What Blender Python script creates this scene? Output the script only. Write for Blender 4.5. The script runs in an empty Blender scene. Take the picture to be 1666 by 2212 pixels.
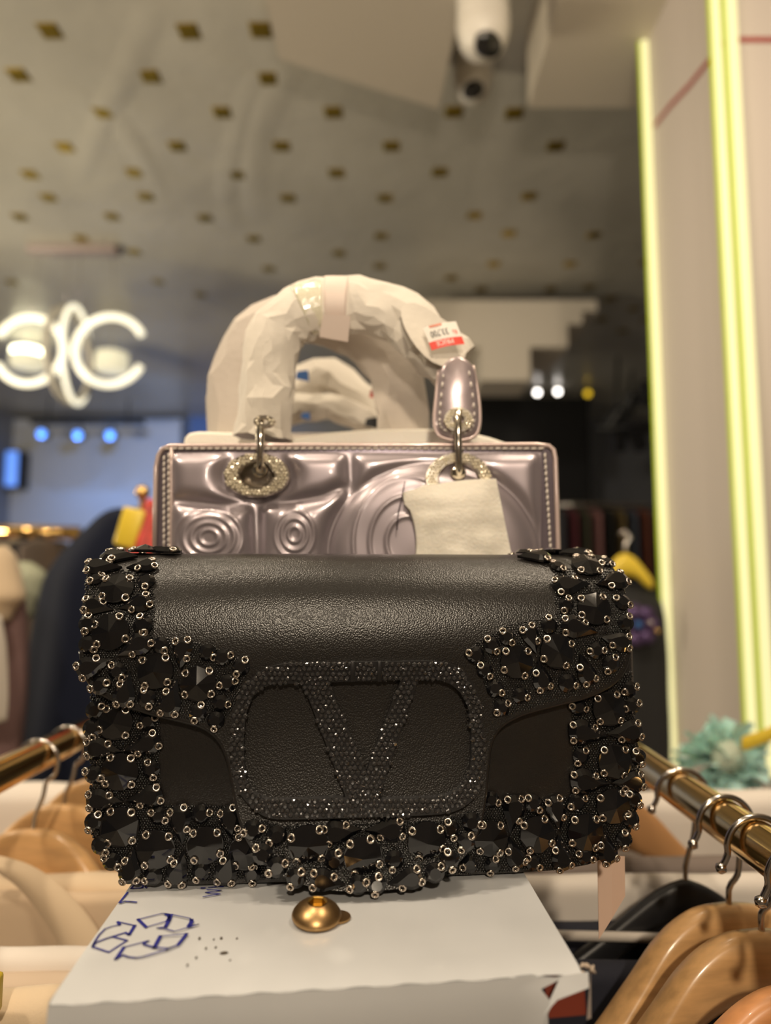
import bpy, bmesh, math, random
import numpy as np
from mathutils import Vector, Matrix, noise
from mathutils.geometry import tessellate_polygon
random.seed(7)
R = math.radians
S = bpy.context.scene
COL = S.collection

# ------------------------------------------------------------------ camera
F = 1536.0                                   # focal length in pixels of the 1666 x 2212 frame
TH = math.atan(0.1016)                       # camera pitched up a little
CT, ST = math.cos(TH), math.sin(TH)
cam_d = bpy.data.cameras.new('camera')
cam = bpy.data.objects.new('camera', cam_d)
COL.objects.link(cam)
cam.location = (0, 0, 0)
cam.rotation_euler = (math.pi / 2 + TH, 0, 0)
cam_d.sensor_fit = 'VERTICAL'
cam_d.sensor_height = 36.0
cam_d.lens = F / 2212 * 36.0
cam_d.clip_start = 0.02
cam_d.dof.use_dof = True
cam_d.dof.focus_distance = 0.345
cam_d.dof.aperture_fstop = 4.1
S.camera = cam

# ------------------------------------------------------------------ world, exposure, lights
wd = bpy.data.worlds.new('room_air')
S.world = wd
wd.use_nodes = True
wd.node_tree.nodes['Background'].inputs[0].default_value = (0.9, 0.85, 0.78, 1)
wd.node_tree.nodes['Background'].inputs[1].default_value = 0.03
S.view_settings.view_transform = 'Standard'
S.view_settings.look = 'None'
S.view_settings.gamma = 1.0
S.view_settings.use_curve_mapping = False
S.view_settings.exposure = 0.0
S.cycles.use_denoising = True
S.cycles.max_bounces = 8
S.cycles.sample_clamp_indirect = 6.0


def light(name, kind, loc, energy, color, size=0.1, target=None, angle=60, blend=0.5):
    d = bpy.data.lights.new(name, kind)
    d.energy = energy
    d.color = color
    if kind == 'AREA':
        d.shape = 'DISK'
        d.size = size
    else:
        d.shadow_soft_size = size
    if kind == 'SPOT':
        d.spot_size = R(angle)
        d.spot_blend = blend
    o = bpy.data.objects.new(name, d)
    COL.objects.link(o)
    o.location = loc
    if target is not None:
        o.rotation_euler = (Vector(target) - Vector(loc)).to_track_quat('-Z', 'Y').to_euler()
    return o


WARM = (1.0, 0.83, 0.62)
light('key_downlight', 'AREA', (-0.75, 0.0, 1.15), 9.0, WARM, 0.10, (0, 0.4, -0.05))
light('overhead_downlight', 'AREA', (-0.30, 0.30, 1.30), 5.0, WARM, 0.06, (-0.1, 0.4, -0.1))
light('shop_downlight', 'AREA', (-0.30, 0.95, 1.30), 1.6, WARM, 0.10, (0, 0.4, -0.1))
light('shop_downlight', 'AREA', (0.28, 0.85, 1.22), 1.5, WARM, 0.10, (0.05, 0.4, -0.1))
light('front_fill', 'AREA', (0.15, -1.5, 1.00), 24.0, WARM, 0.12, (0.05, 0.5, 0.0))  # added fill behind the camera, lifts the upright front faces
light('left_downlight', 'AREA', (-1.75, 1.1, 1.40), 12.0, WARM, 0.35, (-1.6, 1.8, -0.6))
light('right_fill', 'AREA', (0.44, 0.30, 1.24), 4.5, WARM, 0.10, (0.40, 0.5, -0.3))  # added fill, brightens the wooden hangers at lower right
light('left_ceiling_fill', 'AREA', (-2.9, 1.6, 0.2), 50.0, (1.0, 0.86, 0.62), 0.6, (-1.0, 3.0, 1.5))  # added out of view to brighten the left of the ceiling
light('near_ceiling_fill', 'SPOT', (0.0, -0.8, 0.25), 55.0, (1.0, 0.85, 0.68), 0.05, (0.0, 1.6, 1.5), 78, 0.8)  # added out of view, coned to brighten the ceiling and miss the bags
light('column_downlight', 'AREA', (0.50, 0.1, 1.24), 3.2, WARM, 0.2, (0.9, 1.2, 0.1))
light('bulkhead_fill', 'SPOT', (-0.35, 1.2, 1.05), 30.0, (1.0, 0.90, 0.76), 0.0, (0.65, 3.2, 1.10), 34, 1.0)  # unseen source added to brighten the stepped bulkhead

# ------------------------------------------------------------------ pixel rays, used to measure positions off the photograph


def ray(px, py):
    v = (py - 1106.0) / F
    return Vector(((px - 833.0) / F, CT + v * ST, ST - v * CT))


def PY(px, py, Y):
    d = ray(px, py)
    return d * (Y / d.y)


def PZ(px, py, z):
    d = ray(px, py)
    return d * (z / d.z)


def PT(px, py, t):
    return ray(px, py) * t


def proj(p):
    t = p[1] * CT + p[2] * ST
    up = -p[1] * ST + p[2] * CT
    return 833 + F * p[0] / t, 1106 - F * up / t


# ------------------------------------------------------------------ helpers
MWORLD = {}


def tag(o, label=None, cat=None, group=None, kind=None):
    for k, v in (('label', label), ('category', cat), ('group', group), ('kind', kind)):
        if v:
            o[k] = v
    return o


def place(o, M, parent=None):
    COL.objects.link(o)
    if parent is not None:
        o.parent = parent
        o.matrix_basis = MWORLD[parent.name].inverted() @ M
    else:
        o.matrix_basis = M
    MWORLD[o.name] = M
    return o


def thing(name, loc, label, cat, group=None):
    o = bpy.data.objects.new(name, None)
    o.empty_display_size = 0.02
    place(o, Matrix.Translation(Vector(loc)))
    return tag(o, label, cat, group)


def mesh(name, verts, faces, mat, smooth=True):
    me = bpy.data.meshes.new(name)
    me.from_pydata([tuple(v) for v in verts], [], faces)
    me.validate()
    if smooth:
        me.shade_smooth()
    if mat:
        me.materials.append(mat)
    return me


class MB:
    """collects world-space geometry for ONE mesh object"""

    def __init__(self):
        self.v, self.f = [], []

    def add(self, verts, faces):
        b = len(self.v)
        self.v += [Vector(p) for p in verts]
        self.f += [tuple(i + b for i in f) for f in faces]
        return self

    def box(self, lo, hi, M=None):
        x0, y0, z0 = lo
        x1, y1, z1 = hi
        vs = [Vector(p) for p in ((x0, y0, z0), (x1, y0, z0), (x1, y1, z0), (x0, y1, z0), (x0, y0, z1), (x1, y0, z1), (x1, y1, z1), (x0, y1, z1))]
        if M is not None:
            vs = [M @ p for p in vs]
        return self.add(vs, [(0, 3, 2, 1), (4, 5, 6, 7), (0, 1, 5, 4), (1, 2, 6, 5), (2, 3, 7, 6), (3, 0, 4, 7)])

    def tube(self, pts, rad, n=10, closed=False, ref=Vector((0, 0, 1)), flat=1.0, wob=None, caps=True):
        pts = [Vector(p) for p in pts]
        m = len(pts)
        rr = rad if isinstance(rad, (list, tuple)) else [rad] * m
        vs = []
        prev = None
        for i, p in enumerate(pts):
            a = pts[(i - 1) % m] if (closed or i > 0) else pts[i]
            b = pts[(i + 1) % m] if (closed or i < m - 1) else pts[i]
            t = (b - a).normalized()
            s = ref.cross(t) if prev is None else prev - t * prev.dot(t)
            if s.length < 1e-6:
                s = Vector((1, 0, 0)).cross(t)
            s.normalize()
            prev = s
            q = t.cross(s)
            for k in range(n):
                an = 2 * math.pi * k / n
                r = rr[i] * (wob(i, an) if wob else 1.0)
                vs.append(p + s * (r * math.cos(an)) + q * (r * math.sin(an) * flat))
        fs = []
        for i in range(m if closed else m - 1):
            j = (i + 1) % m
            for k in range(n):
                l = (k + 1) % n
                fs.append((i * n + k, i * n + l, j * n + l, j * n + k))
        if not closed and caps:
            fs.append(tuple(range(n - 1, -1, -1)))
            fs.append(tuple((m - 1) * n + k for k in range(n)))
        return self.add(vs, fs)

    def lathe(self, prof, M=Matrix.Identity(4), n=24):
        vs, fs = [], []
        for r, z in prof:
            for k in range(n):
                an = 2 * math.pi * k / n
                vs.append(M @ Vector((r * math.cos(an), r * math.sin(an), z)))
        for i in range(len(prof) - 1):
            for k in range(n):
                l = (k + 1) % n
                fs.append((i * n + k, i * n + l, (i + 1) * n + l, (i + 1) * n + k))
        fs.append(tuple(range(n - 1, -1, -1)))
        fs.append(tuple((len(prof) - 1) * n + k for k in range(n)))
        return self.add(vs, fs)

    def grid(self, P, closed_u=False):
        """P: rows of equal length"""
        n = len(P[0])
        vs = [p for row in P for p in row]
        fs = []
        for i in range(len(P) - 1):
            for k in range(n if closed_u else n - 1):
                l = (k + 1) % n
                fs.append((i * n + k, i * n + l, (i + 1) * n + l, (i + 1) * n + k))
        return self.add(vs, fs)

    def build(self, name, mat, parent=None, smooth=True, bevel=0.0, seg=2, sub=0, origin=None, autosmooth=None):
        org = Vector(origin) if origin is not None else (MWORLD[parent.name].translation if parent else Vector((0, 0, 0)))
        me = mesh(name, [v - org for v in self.v], self.f, mat, smooth)
        bm = bmesh.new()
        bm.from_mesh(me)
        bmesh.ops.recalc_face_normals(bm, faces=bm.faces)
        bm.to_mesh(me)
        bm.free()
        o = bpy.data.objects.new(name, me)
        place(o, Matrix.Translation(org), parent)
        if bevel:
            b = o.modifiers.new('bevel', 'BEVEL')
            b.width = bevel
            b.segments = seg
            b.limit_method = 'ANGLE'
            b.angle_limit = R(35)
        if sub:
            s = o.modifiers.new('sub', 'SUBSURF')
            s.levels = s.render_levels = sub
        if autosmooth:
            me.set_sharp_from_angle(angle=R(autosmooth))
        return o


def instance(name, me, M, parent):
    o = bpy.data.objects.new(name, me)
    return place(o, M, parent)


def smooth_loop(pts, n=4):
    """closed Catmull-Rom through the points"""
    out = []
    m = len(pts)
    for i in range(m):
        p0, p1, p2, p3 = (np.array(pts[(i + k - 1) % m], float) for k in range(4))
        for k in range(n):
            t = k / n
            out.append(0.5 * ((2 * p1) + (-p0 + p2) * t + (2 * p0 - 5 * p1 + 4 * p2 - p3) * t * t + (-p0 + 3 * p1 - 3 * p2 + p3) * t ** 3))
    return out


def smooth_line(pts, n=6):
    out = []
    m = len(pts)
    A = [np.array(p, float) for p in pts]
    for i in range(m - 1):
        p0, p1, p2, p3 = A[max(i - 1, 0)], A[i], A[i + 1], A[min(i + 2, m - 1)]
        for k in range(n):
            t = k / n
            out.append(0.5 * ((2 * p1) + (-p0 + p2) * t + (2 * p0 - 5 * p1 + 4 * p2 - p3) * t * t + (-p0 + 3 * p1 - 3 * p2 + p3) * t ** 3))
    out.append(A[-1])
    return out


def inside(poly, x, y):
    c = False
    j = len(poly) - 1
    for i in range(len(poly)):
        xi, yi = poly[i][0], poly[i][1]
        xj, yj = poly[j][0], poly[j][1]
        if (yi > y) != (yj > y) and x < (xj - xi) * (y - yi) / (yj - yi) + xi:
            c = not c
        j = i
    return c


# ------------------------------------------------------------------ materials
def mat(name, color, rough=0.5, metal=0.0, emit=None, strength=0.0, bump=None, coat=0.0, coat_rough=0.03, spec=0.5,
        vary=None, trans=0.0, sheen=0.0, sss=0.0, alpha=1.0, aniso=None):
    m = bpy.data.materials.new(name)
    m.use_nodes = True
    nt = m.node_tree
    b = nt.nodes['Principled BSDF']
    b.inputs['Base Color'].default_value = (*color, 1)
    b.inputs['Roughness'].default_value = rough
    b.inputs['Metallic'].default_value = metal
    b.inputs['Specular IOR Level'].default_value = spec
    b.inputs['Coat Weight'].default_value = coat
    b.inputs['Coat Roughness'].default_value = coat_rough
    b.inputs['Transmission Weight'].default_value = trans
    b.inputs['Sheen Weight'].default_value = sheen
    b.inputs['Subsurface Weight'].default_value = sss
    if sss:
        b.inputs['Subsurface Radius'].default_value = (0.004, 0.003, 0.002)
        b.inputs['Subsurface Scale'].default_value = 1.0
    b.inputs['Alpha'].default_value = alpha
    if emit:
        b.inputs['Emission Color'].default_value = (*emit, 1)
        b.inputs['Emission Strength'].default_value = strength
    tc = nt.nodes.new('ShaderNodeTexCoord')
    if vary:                                  # (scale, dark factor, detail, stretch)
        mp = nt.nodes.new('ShaderNodeMapping')
        mp.inputs['Scale'].default_value = vary[3] if len(vary) > 3 else (1, 1, 1)
        nt.links.new(tc.outputs['Object'], mp.inputs['Vector'])
        nz = nt.nodes.new('ShaderNodeTexNoise')
        nz.inputs['Scale'].default_value = vary[0]
        nz.inputs['Detail'].default_value = vary[2]
        nt.links.new(mp.outputs[0], nz.inputs['Vector'])
        mx = nt.nodes.new('ShaderNodeMix')
        mx.data_type = 'RGBA'
        mx.inputs[6].default_value = (*[c * vary[1] for c in color], 1)
        mx.inputs[7].default_value = (*[min(1, c * 1.08) for c in color], 1)
        rp = nt.nodes.new('ShaderNodeValToRGB')
        rp.color_ramp.elements[0].position = 0.32
        rp.color_ramp.elements[1].position = 0.62
        nt.links.new(nz.outputs['Fac'], rp.inputs[0])
        nt.links.new(rp.outputs[0], mx.inputs[0])
        nt.links.new(mx.outputs[2], b.inputs['Base Color'])
    if bump:                                  # (kind, scale, strength, distance)
        if bump[0] == 'voronoi':
            t = nt.nodes.new('ShaderNodeTexVoronoi')
            t.feature = 'F1'
            out = t.outputs['Distance']
        else:
            t = nt.nodes.new('ShaderNodeTexNoise')
            t.inputs['Detail'].default_value = 4
            out = t.outputs['Fac']
        t.inputs['Scale'].default_value = bump[1]
        nt.links.new(tc.outputs['Object'], t.inputs['Vector'])
        bp = nt.nodes.new('ShaderNodeBump')
        bp.inputs['Strength'].default_value = bump[2]
        bp.inputs['Distance'].default_value = bump[3]
        if bump[0] == 'voronoi':
            bp.invert = True
        nt.links.new(out, bp.inputs['Height'])
        nt.links.new(bp.outputs[0], b.inputs['Normal'])
    return m


M_LEATHER = mat('black_leather', (0.013, 0.0115, 0.0105), 0.29, spec=0.45, bump=('voronoi', 1300, 0.40, 0.00025))
M_EDGE = mat('black_edge_paint', (0.012, 0.011, 0.011), 0.32)
M_BEAD = mat('black_microbead', (0.008, 0.008, 0.008), 0.16, spec=0.8)
M_GEM = mat('black_crystal', (0.005, 0.005, 0.006), 0.05, spec=0.6, coat=0.3)
M_RING = mat('polished_nickel', (0.52, 0.46, 0.40), 0.20, 1.0)
M_PAVE = mat('black_pave_crystal', (0.09, 0.088, 0.09), 0.12, 0.7, spec=1.0)
M_PRONG = mat('dark_metal_prong', (0.55, 0.50, 0.46), 0.22, 1.0)
M_GUN = mat('gunmetal', (0.03, 0.029, 0.03), 0.3, 0.6)
M_PATENT = mat('lilac_patent_leather', (0.37, 0.32, 0.35), 0.36, 0.58, coat=0.9, coat_rough=0.05)
M_PATENT_EDGE = mat('lilac_edge', (0.60, 0.47, 0.44), 0.28, 0.3, coat=1.0)
M_PATENT_DARK = mat('lilac_patent_border', (0.20, 0.165, 0.20), 0.22, 0.5, coat=1.0)
M_STITCH = mat('pale_stitch_thread', (0.66, 0.60, 0.54), 0.45)
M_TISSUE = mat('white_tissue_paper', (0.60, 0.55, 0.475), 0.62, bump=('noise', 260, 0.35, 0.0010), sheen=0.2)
M_TISSUE2 = mat('shaded_tissue_paper', (0.47, 0.415, 0.36), 0.7, bump=('noise', 260, 0.35, 0.0010))  # the same white tissue, its colour darkened to stand for shade at the rear
M_FOAM = mat('white_packing_foam', (0.84, 0.79, 0.69), 0.5, bump=('noise', 520, 0.45, 0.0007), sss=0.15)
M_TAPE = mat('pinkish_paper_tape', (0.64, 0.53, 0.46), 0.5)
M_CLEAR = mat('clear_yellowed_tape', (0.66, 0.62, 0.48), 0.12, coat=1.0, bump=('noise', 160, 0.6, 0.002))
M_CHROME = mat('silver_plating', (0.72, 0.66, 0.57), 0.14, 1.0)
M_CRYSTAL = mat('champagne_crystal', (0.74, 0.66, 0.50), 0.22, 0.25, spec=1.0)
M_CARD = mat('white_gloss_card', (0.53, 0.54, 0.555), 0.30, coat=0.4, coat_rough=0.12, bump=('noise', 30, 0.15, 0.001), vary=(9, 0.93, 3))
M_INK = mat('blue_ink', (0.022, 0.025, 0.22), 0.4)
M_REDCARD = mat('red_brown_card_inside', (0.20, 0.030, 0.012), 0.6)
M_FRAY = mat('torn_card_fibre', (0.42, 0.34, 0.27), 0.9)
M_DIRT = mat('dark_dirt', (0.05, 0.035, 0.02), 0.8)
M_BRASS = mat('aged_brass', (0.46, 0.29, 0.13), 0.36, 1.0, bump=('noise', 300, 0.1, 0.0005))
M_GOLD = mat('gold_rail', (0.80, 0.52, 0.20), 0.13, 1.0)
M_HOOK = mat('steel_hook', (0.60, 0.56, 0.52), 0.18, 1.0)
M_WOOD = mat('lacquered_beech', (0.66, 0.39, 0.17), 0.33, coat=0.35, coat_rough=0.15, vary=(16, 0.80, 4, (1, 9, 9)))
M_BLACKPL = mat('black_plastic', (0.012, 0.012, 0.014), 0.4)
M_WHITECLOTH = mat('white_cloth', (0.72, 0.66, 0.60), 0.8, bump=('noise', 900, 0.2, 0.0005), sheen=0.2)
M_CREAM = mat('cream_cloth', (0.70, 0.55, 0.38), 0.8, bump=('noise', 900, 0.2, 0.0005), sheen=0.2)
M_NAVY = mat('navy_cloth', (0.010, 0.011, 0.022), 0.85)
M_NAVY2 = mat('navy_coat_wool', (0.009, 0.012, 0.026), 0.85, spec=0.15)
M_MAUVE = mat('mauve_cloth', (0.20, 0.12, 0.12), 0.85)
M_SAGE = mat('pale_sage_cloth', (0.42, 0.44, 0.32), 0.85)
M_RED = mat('red_print_cloth', (0.55, 0.045, 0.03), 0.6, vary=(60, 0.5, 3))
M_YELLOW = mat('yellow_plastic', (0.75, 0.55, 0.05), 0.35)
M_PINK = mat('pale_pink_paper', (0.68, 0.50, 0.40), 0.6)
M_WALL = mat('warm_white_plaster', (0.56, 0.50, 0.45), 0.55, bump=('noise', 8, 0.1, 0.003))
M_SOFFIT = mat('cream_board', (0.60, 0.54, 0.45), 0.6, bump=('noise', 25, 0.1, 0.002))
M_BACK = mat('grey_wall_paint', (0.30, 0.31, 0.34), 0.6)
M_FLOOR = mat('pale_floor_tile', (0.40, 0.36, 0.31), 0.25, vary=(2, 0.85, 3))
M_GSQ = mat('gold_foil_square', (0.42, 0.29, 0.035), 0.30, 0.85)
M_CAMW = mat('white_camera_shell', (0.74, 0.70, 0.63), 0.35)
M_LENS = mat('black_lens', (0.006, 0.006, 0.007), 0.08, coat=1.0)
M_LED = mat('yellow_led_tube', (0.3, 0.29, 0.18), 0.4, emit=(0.88, 0.81, 0.40), strength=1.0)
M_LEDBACK = mat('green_tinted_sleeve', (0.35, 0.42, 0.02), 0.3, emit=(0.5, 0.6, 0.02), strength=0.35)
M_NEON = mat('warm_white_ring_tube', (0.9, 0.88, 0.75), 0.4, emit=(1.0, 0.93, 0.70), strength=1.15)
M_NEONDIM = mat('unlit_ring_side', (0.50, 0.47, 0.42), 0.4)
M_DRUM = mat('lit_crystal_drum', (0.6, 0.58, 0.45), 0.3, emit=(1.0, 0.92, 0.65), strength=0.6)
M_DRUMHOT = mat('lit_drum_lens', (0.9, 0.9, 0.7), 0.3, emit=(1.0, 0.94, 0.65), strength=6.0)
M_BLUESPOT = mat('blue_lamp_lens', (0.3, 0.5, 1.0), 0.3, emit=(0.07, 0.28, 0.95), strength=2.6)
M_WHITESPOT = mat('white_lamp_lens', (1, 1, 1), 0.3, emit=(1.0, 0.93, 0.86), strength=9.0)
M_BLACKWALL = mat('black_panel', (0.010, 0.010, 0.011), 0.45)
M_TEAL = mat('mint_tulle', (0.48, 0.78, 0.70), 0.9, sheen=0.4, sss=0.7)
M_REDTAPE = mat('red_tape', (0.33, 0.05, 0.04), 0.6)
M_LABEL = mat('label_paper', (0.85, 0.80, 0.72), 0.5)
M_LABELRED = mat('label_red', (0.80, 0.045, 0.02), 0.45)
M_LABELINK = mat('label_ink', (0.05, 0.05, 0.05), 0.5)
M_BLUECLOTH = mat('blue_cloth', (0.04, 0.12, 0.35), 0.8)
M_PURPLE = mat('violet_sequin', (0.10, 0.06, 0.16), 0.3, 0.4)

# ceiling: pale glossy wallpaper with soft ripples
M_CEIL = mat('ceiling_wallpaper', (0.50, 0.48, 0.42), 0.30, spec=0.45, vary=(0.9, 0.80, 3))
_nt = M_CEIL.node_tree
_tc = _nt.nodes.new('ShaderNodeTexCoord')
_n1 = _nt.nodes.new('ShaderNodeTexNoise')
_n1.inputs['Scale'].default_value = 1.6
_n1.inputs['Detail'].default_value = 6
_nt.links.new(_tc.outputs['Object'], _n1.inputs['Vector'])
_bp = _nt.nodes.new('ShaderNodeBump')
_bp.inputs['Strength'].default_value = 0.5
_bp.inputs['Distance'].default_value = 0.06
_nt.links.new(_n1.outputs['Fac'], _bp.inputs['Height'])
_nt.links.new(_bp.outputs[0], _nt.nodes['Principled BSDF'].inputs['Normal'])

# ------------------------------------------------------------------ the room
CEIL = 1.50
FLOOR = -1.30
XL, XR, YB, YN = -3.30, 3.30, 6.40, -2.50


def structure(name, mb, m, **kw):
    return tag(mb.build(name, m, **kw), kind='structure')


structure('floor', MB().box((XL - .1, YN - .1, FLOOR - .1), (XR + .1, YB + .1, FLOOR)), M_FLOOR, smooth=False)
ceiling = structure('ceiling', MB().box((XL - .1, YN - .1, CEIL), (XR + .1, YB + .1, CEIL + .1)), M_CEIL, smooth=False)
structure('wall_back', MB().box((XL, YB, FLOOR), (XR, YB + .1, CEIL)), M_BACK, smooth=False)
structure('wall_left', MB().box((XL - .1, YN, FLOOR), (XL, YB, CEIL)), M_BACK, smooth=False)
structure('wall_far_right', MB().box((XR, YN, FLOOR), (XR + .1, YB, CEIL)), M_BACK, smooth=False)
structure('wall_near', MB().box((XL, YN - .1, FLOOR), (XR, YN, CEIL)), M_WALL, smooth=False)
# the pillar wall on the right; its left face runs away from the camera
CX, CY0, CY1, SOF = 0.62, 1.20, 1.57, 1.28
structure('wall_right', MB().box((CX, CY0, FLOOR), (2.2, CY1, SOF)), M_WALL, smooth=False)
# lowered ceiling boards
structure('trim_1', MB().box((0.385, -0.6, SOF), (2.4, 1.80, CEIL)), M_SOFFIT, smooth=False)
zz = 1.36
pl = [PZ(x, y, zz) for x, y in ((603, 128), (948, 236), (986, 60))]
pl += [Vector((pl[2].x, 0.5, zz)), Vector((-0.30, 0.5, zz))]
structure('trim_2', MB().add(pl + [p + Vector((0, 0, CEIL - zz)) for p in pl],
          [(0, 1, 2, 3, 4), (9, 8, 7, 6, 5)] + [(i, i + 5, (i + 1) % 5 + 5, (i + 1) % 5) for i in range(5)]), M_SOFFIT, smooth=False)
# stepped bulkhead hanging far back on the right
Yb = 3.45
tr = MB()
for (x0, y0, x1, y1, dep) in ((900, 648, 1290, 672, 0.9), (905, 672, 1258, 700, 0.8), (910, 700, 1226, 750, 0.7), (1040, 750, 1145, 822, 0.5)):
    a, b = PY(x0, y1, Yb), PY(x1, y0, Yb)
    tr.box((a.x, Yb, a.z), (b.x, Yb + dep * .6, b.z))
structure('trim_3', tr, M_SOFFIT, smooth=False)
# black display wall under it and pale wall beside it
a, b = PY(1030, 1060, 5.6), PY(1272, 856, 5.6)
structure('wall_black_panel', MB().box((a.x, 5.6, FLOOR), (b.x, 5.75, b.z)), M_BLACKWALL, smooth=False)
a, b = PY(-60, 1500, 6.2), PY(392, 905, 6.2)
structure('wall_pale_panel', MB().box((a.x - .3, 6.2, FLOOR), (b.x, 6.39, b.z)), mat('pale_wall_panel', (0.52, 0.54, 0.58), 0.6), smooth=False)

a, b = PY(394, 1500, 6.25), PY(470, 850, 6.25)
structure('wall_blue_panel', MB().box((a.x, 6.25, FLOOR), (b.x, 6.39, CEIL)), mat('blue_wall_panel', (0.07, 0.14, 0.34), 0.45), smooth=False)

# gold squares let into the ceiling paper, measured one by one (the paper's strips are out of step)
GS = [(108, 67), (408, 68), (563, 65), (40, 162), (325, 165), (580, 170), (223, 243), (480, 243), (720, 243), (980, 242), (1110, 245),
      (140, 318), (383, 316), (608, 316), (845, 316), (1200, 316), (65, 377), (290, 373), (513, 377), (727, 374), (950, 372),
      (105, 427), (315, 425), (622, 428), (832, 428), (1143, 424), (43, 469), (242, 468), (443, 471), (1025, 465),
      (175, 515), (548, 516), (823, 510), (1100, 504), (1283, 508), (290, 545), (732, 547), (1067, 570), (1232, 570),
      (25, 610), (342, 609), (432, 637), (580, 581), (820, 575), (975, 600), (1040, 625), (1190, 625), (1272, 620), (1320, 645), (1397, 567),
      (1370, 668), (1300, 690), (1345, 715), (1395, 690)]
h = 0.029
sq = mesh('gold_square', [(-h, -h, 0), (h, -h, 0), (h, h, 0), (-h, h, 0), (-h * .8, -h * .8, -.004), (h * .8, -h * .8, -.004), (h * .8, h * .8, -.004), (-h * .8, h * .8, -.004)],
          [(4, 7, 6, 5), (0, 1, 5, 4), (1, 2, 6, 5), (2, 3, 7, 6), (3, 0, 4, 7)], M_GSQ, False)
for (x, y) in GS:
    p = PZ(x, y, CEIL)
    instance('gold_square', sq, Matrix.Translation(p) @ Matrix.Rotation(random.uniform(-.06, .06), 4, 'Z'), ceiling)
# wrinkles: slack folds of the ceiling paper
for (L, w, h_) in (([(330, 0), (290, 120), (225, 250), (165, 400)], .06, .006), ([(640, 140), (570, 240), (545, 360), (560, 480)], .07, .008),
                   ([(560, 150), (520, 280), (490, 400), (500, 500)], .06, .006), ([(240, 240), (300, 330), (345, 420)], .06, .005)):
    pts = [PZ(x, y, CEIL) for x, y in smooth_line(L, 10)]
    fb = MB()
    rows = []
    for i, p in enumerate(pts):
        e = math.sin(math.pi * i / (len(pts) - 1)) ** .7
        rows.append([p + Vector((w * q, w * q * .2, .0015 - (.002 + .6 * h_ * e) * math.exp(-q * q * 1.6))) for q in (-2.2, -1.7, -1.3, -1, -.7, -.45, -.2, 0, .2, .45, .7, 1, 1.3, 1.7, 2.2)])
    fb.grid(rows)
    fb.build('paper_fold', M_CEIL, ceiling)
# red tape on the pillar
pts = [Vector((CX - .0015, CY1 - .03, 1.05)), Vector((CX - .0015, CY1 - .12, 1.035)), Vector((CX - .0015, CY1 - .22, 1.01)), Vector((CX - .0015, CY0, .985))]
tp = MB()
for a, b in zip(pts, pts[1:]):
    tp.add([a + Vector((0, 0, -.006)), b + Vector((0, 0, -.006)), b + Vector((0, 0, .006)), a + Vector((0, 0, .006))], [(0, 1, 2, 3)])
e = pts[-1]
tp.box((CX, CY0 - .0015, e.z - .005), (1.2, CY0 - .0003, e.z + .005))
tp.build('red_tape_line', M_REDTAPE, bpy.data.objects['wall_right'], smooth=False)


# ------------------------------------------------------------------ light strips and lamps
def led_strip(x, y, z0, z1, r, label):
    t = thing('led_strip', (x, y, z0), label, 'light strip', 'yellow light strips on the pillar')
    MB().box((x - r * .9, y - r * .9, z0), (x + r * .9, y + r * .9, z1)).build('glowing_tube', M_LED, t, bevel=r * .5)
    MB().box((x - r * 1.25, y - r * .2, z0), (x - r * .92, y + r * .9, z1)).build('sleeve', M_LEDBACK, t, smooth=False)
    return t


led_strip(CX - .010, CY1 - .012, -.42, SOF - .005, .0095, 'yellow glowing light strip on far left edge of the pillar')
led_strip(CX - .012, CY0 + .012, -.252, SOF - .005, .0085, 'thinner left one of the paired yellow strips at near pillar corner')
led_strip(CX + .004, CY0 - .013, -.31, SOF - .005, .0100, 'brighter right one of the paired yellow strips at near pillar corner')

# pendant of C-shaped glowing rings
tc = 3.25
c0 = PZ(160, 533, CEIL)
pend = thing('pendant_lamp', (c0.x, c0.y, CEIL), 'white glowing pendant of two C rings and upright hoops on thin wires', 'lamp')
pb = MB()
hw = .20
pb.box((c0.x - hw, c0.y - .035, CEIL - .035), (c0.x + hw, c0.y + .035, CEIL))
pb.build('canopy', mat('mauve_canopy', (0.34, 0.28, 0.27), 0.35), pend, bevel=.008)
for dx, tz in ((-.15, 690), (-.02, 660), (.03, 660), (.17, 690)):
    MB().tube([Vector((c0.x + dx, c0.y, CEIL - .03)), Vector((c0.x + dx * 1.2, c0.y, PY(160, tz, c0.y).z))], .0012, 6).build('wire', M_HOOK, pend)


def arc_ring(cx, cy, rpx, a0, a1, tr, yaw, name, m, tt=tc, n=40):
    c = PY(cx, cy, c0.y)
    Rr = rpx * (c0.y * 1.02) / F
    pts = []
    for k in range(n + 1):
        an = R(a0 + (a1 - a0) * k / n)
        pts.append(c + Vector((Rr * math.cos(an) * math.cos(yaw), Rr * math.cos(an) * math.sin(yaw), Rr * math.sin(an))))
    closed = abs(a1 - a0) >= 360
    MB().tube(pts[:-1] if closed else pts, tr, 10, closed, ref=Vector((math.sin(yaw), -math.cos(yaw), 0.01))).build(name, m, pend)


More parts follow.
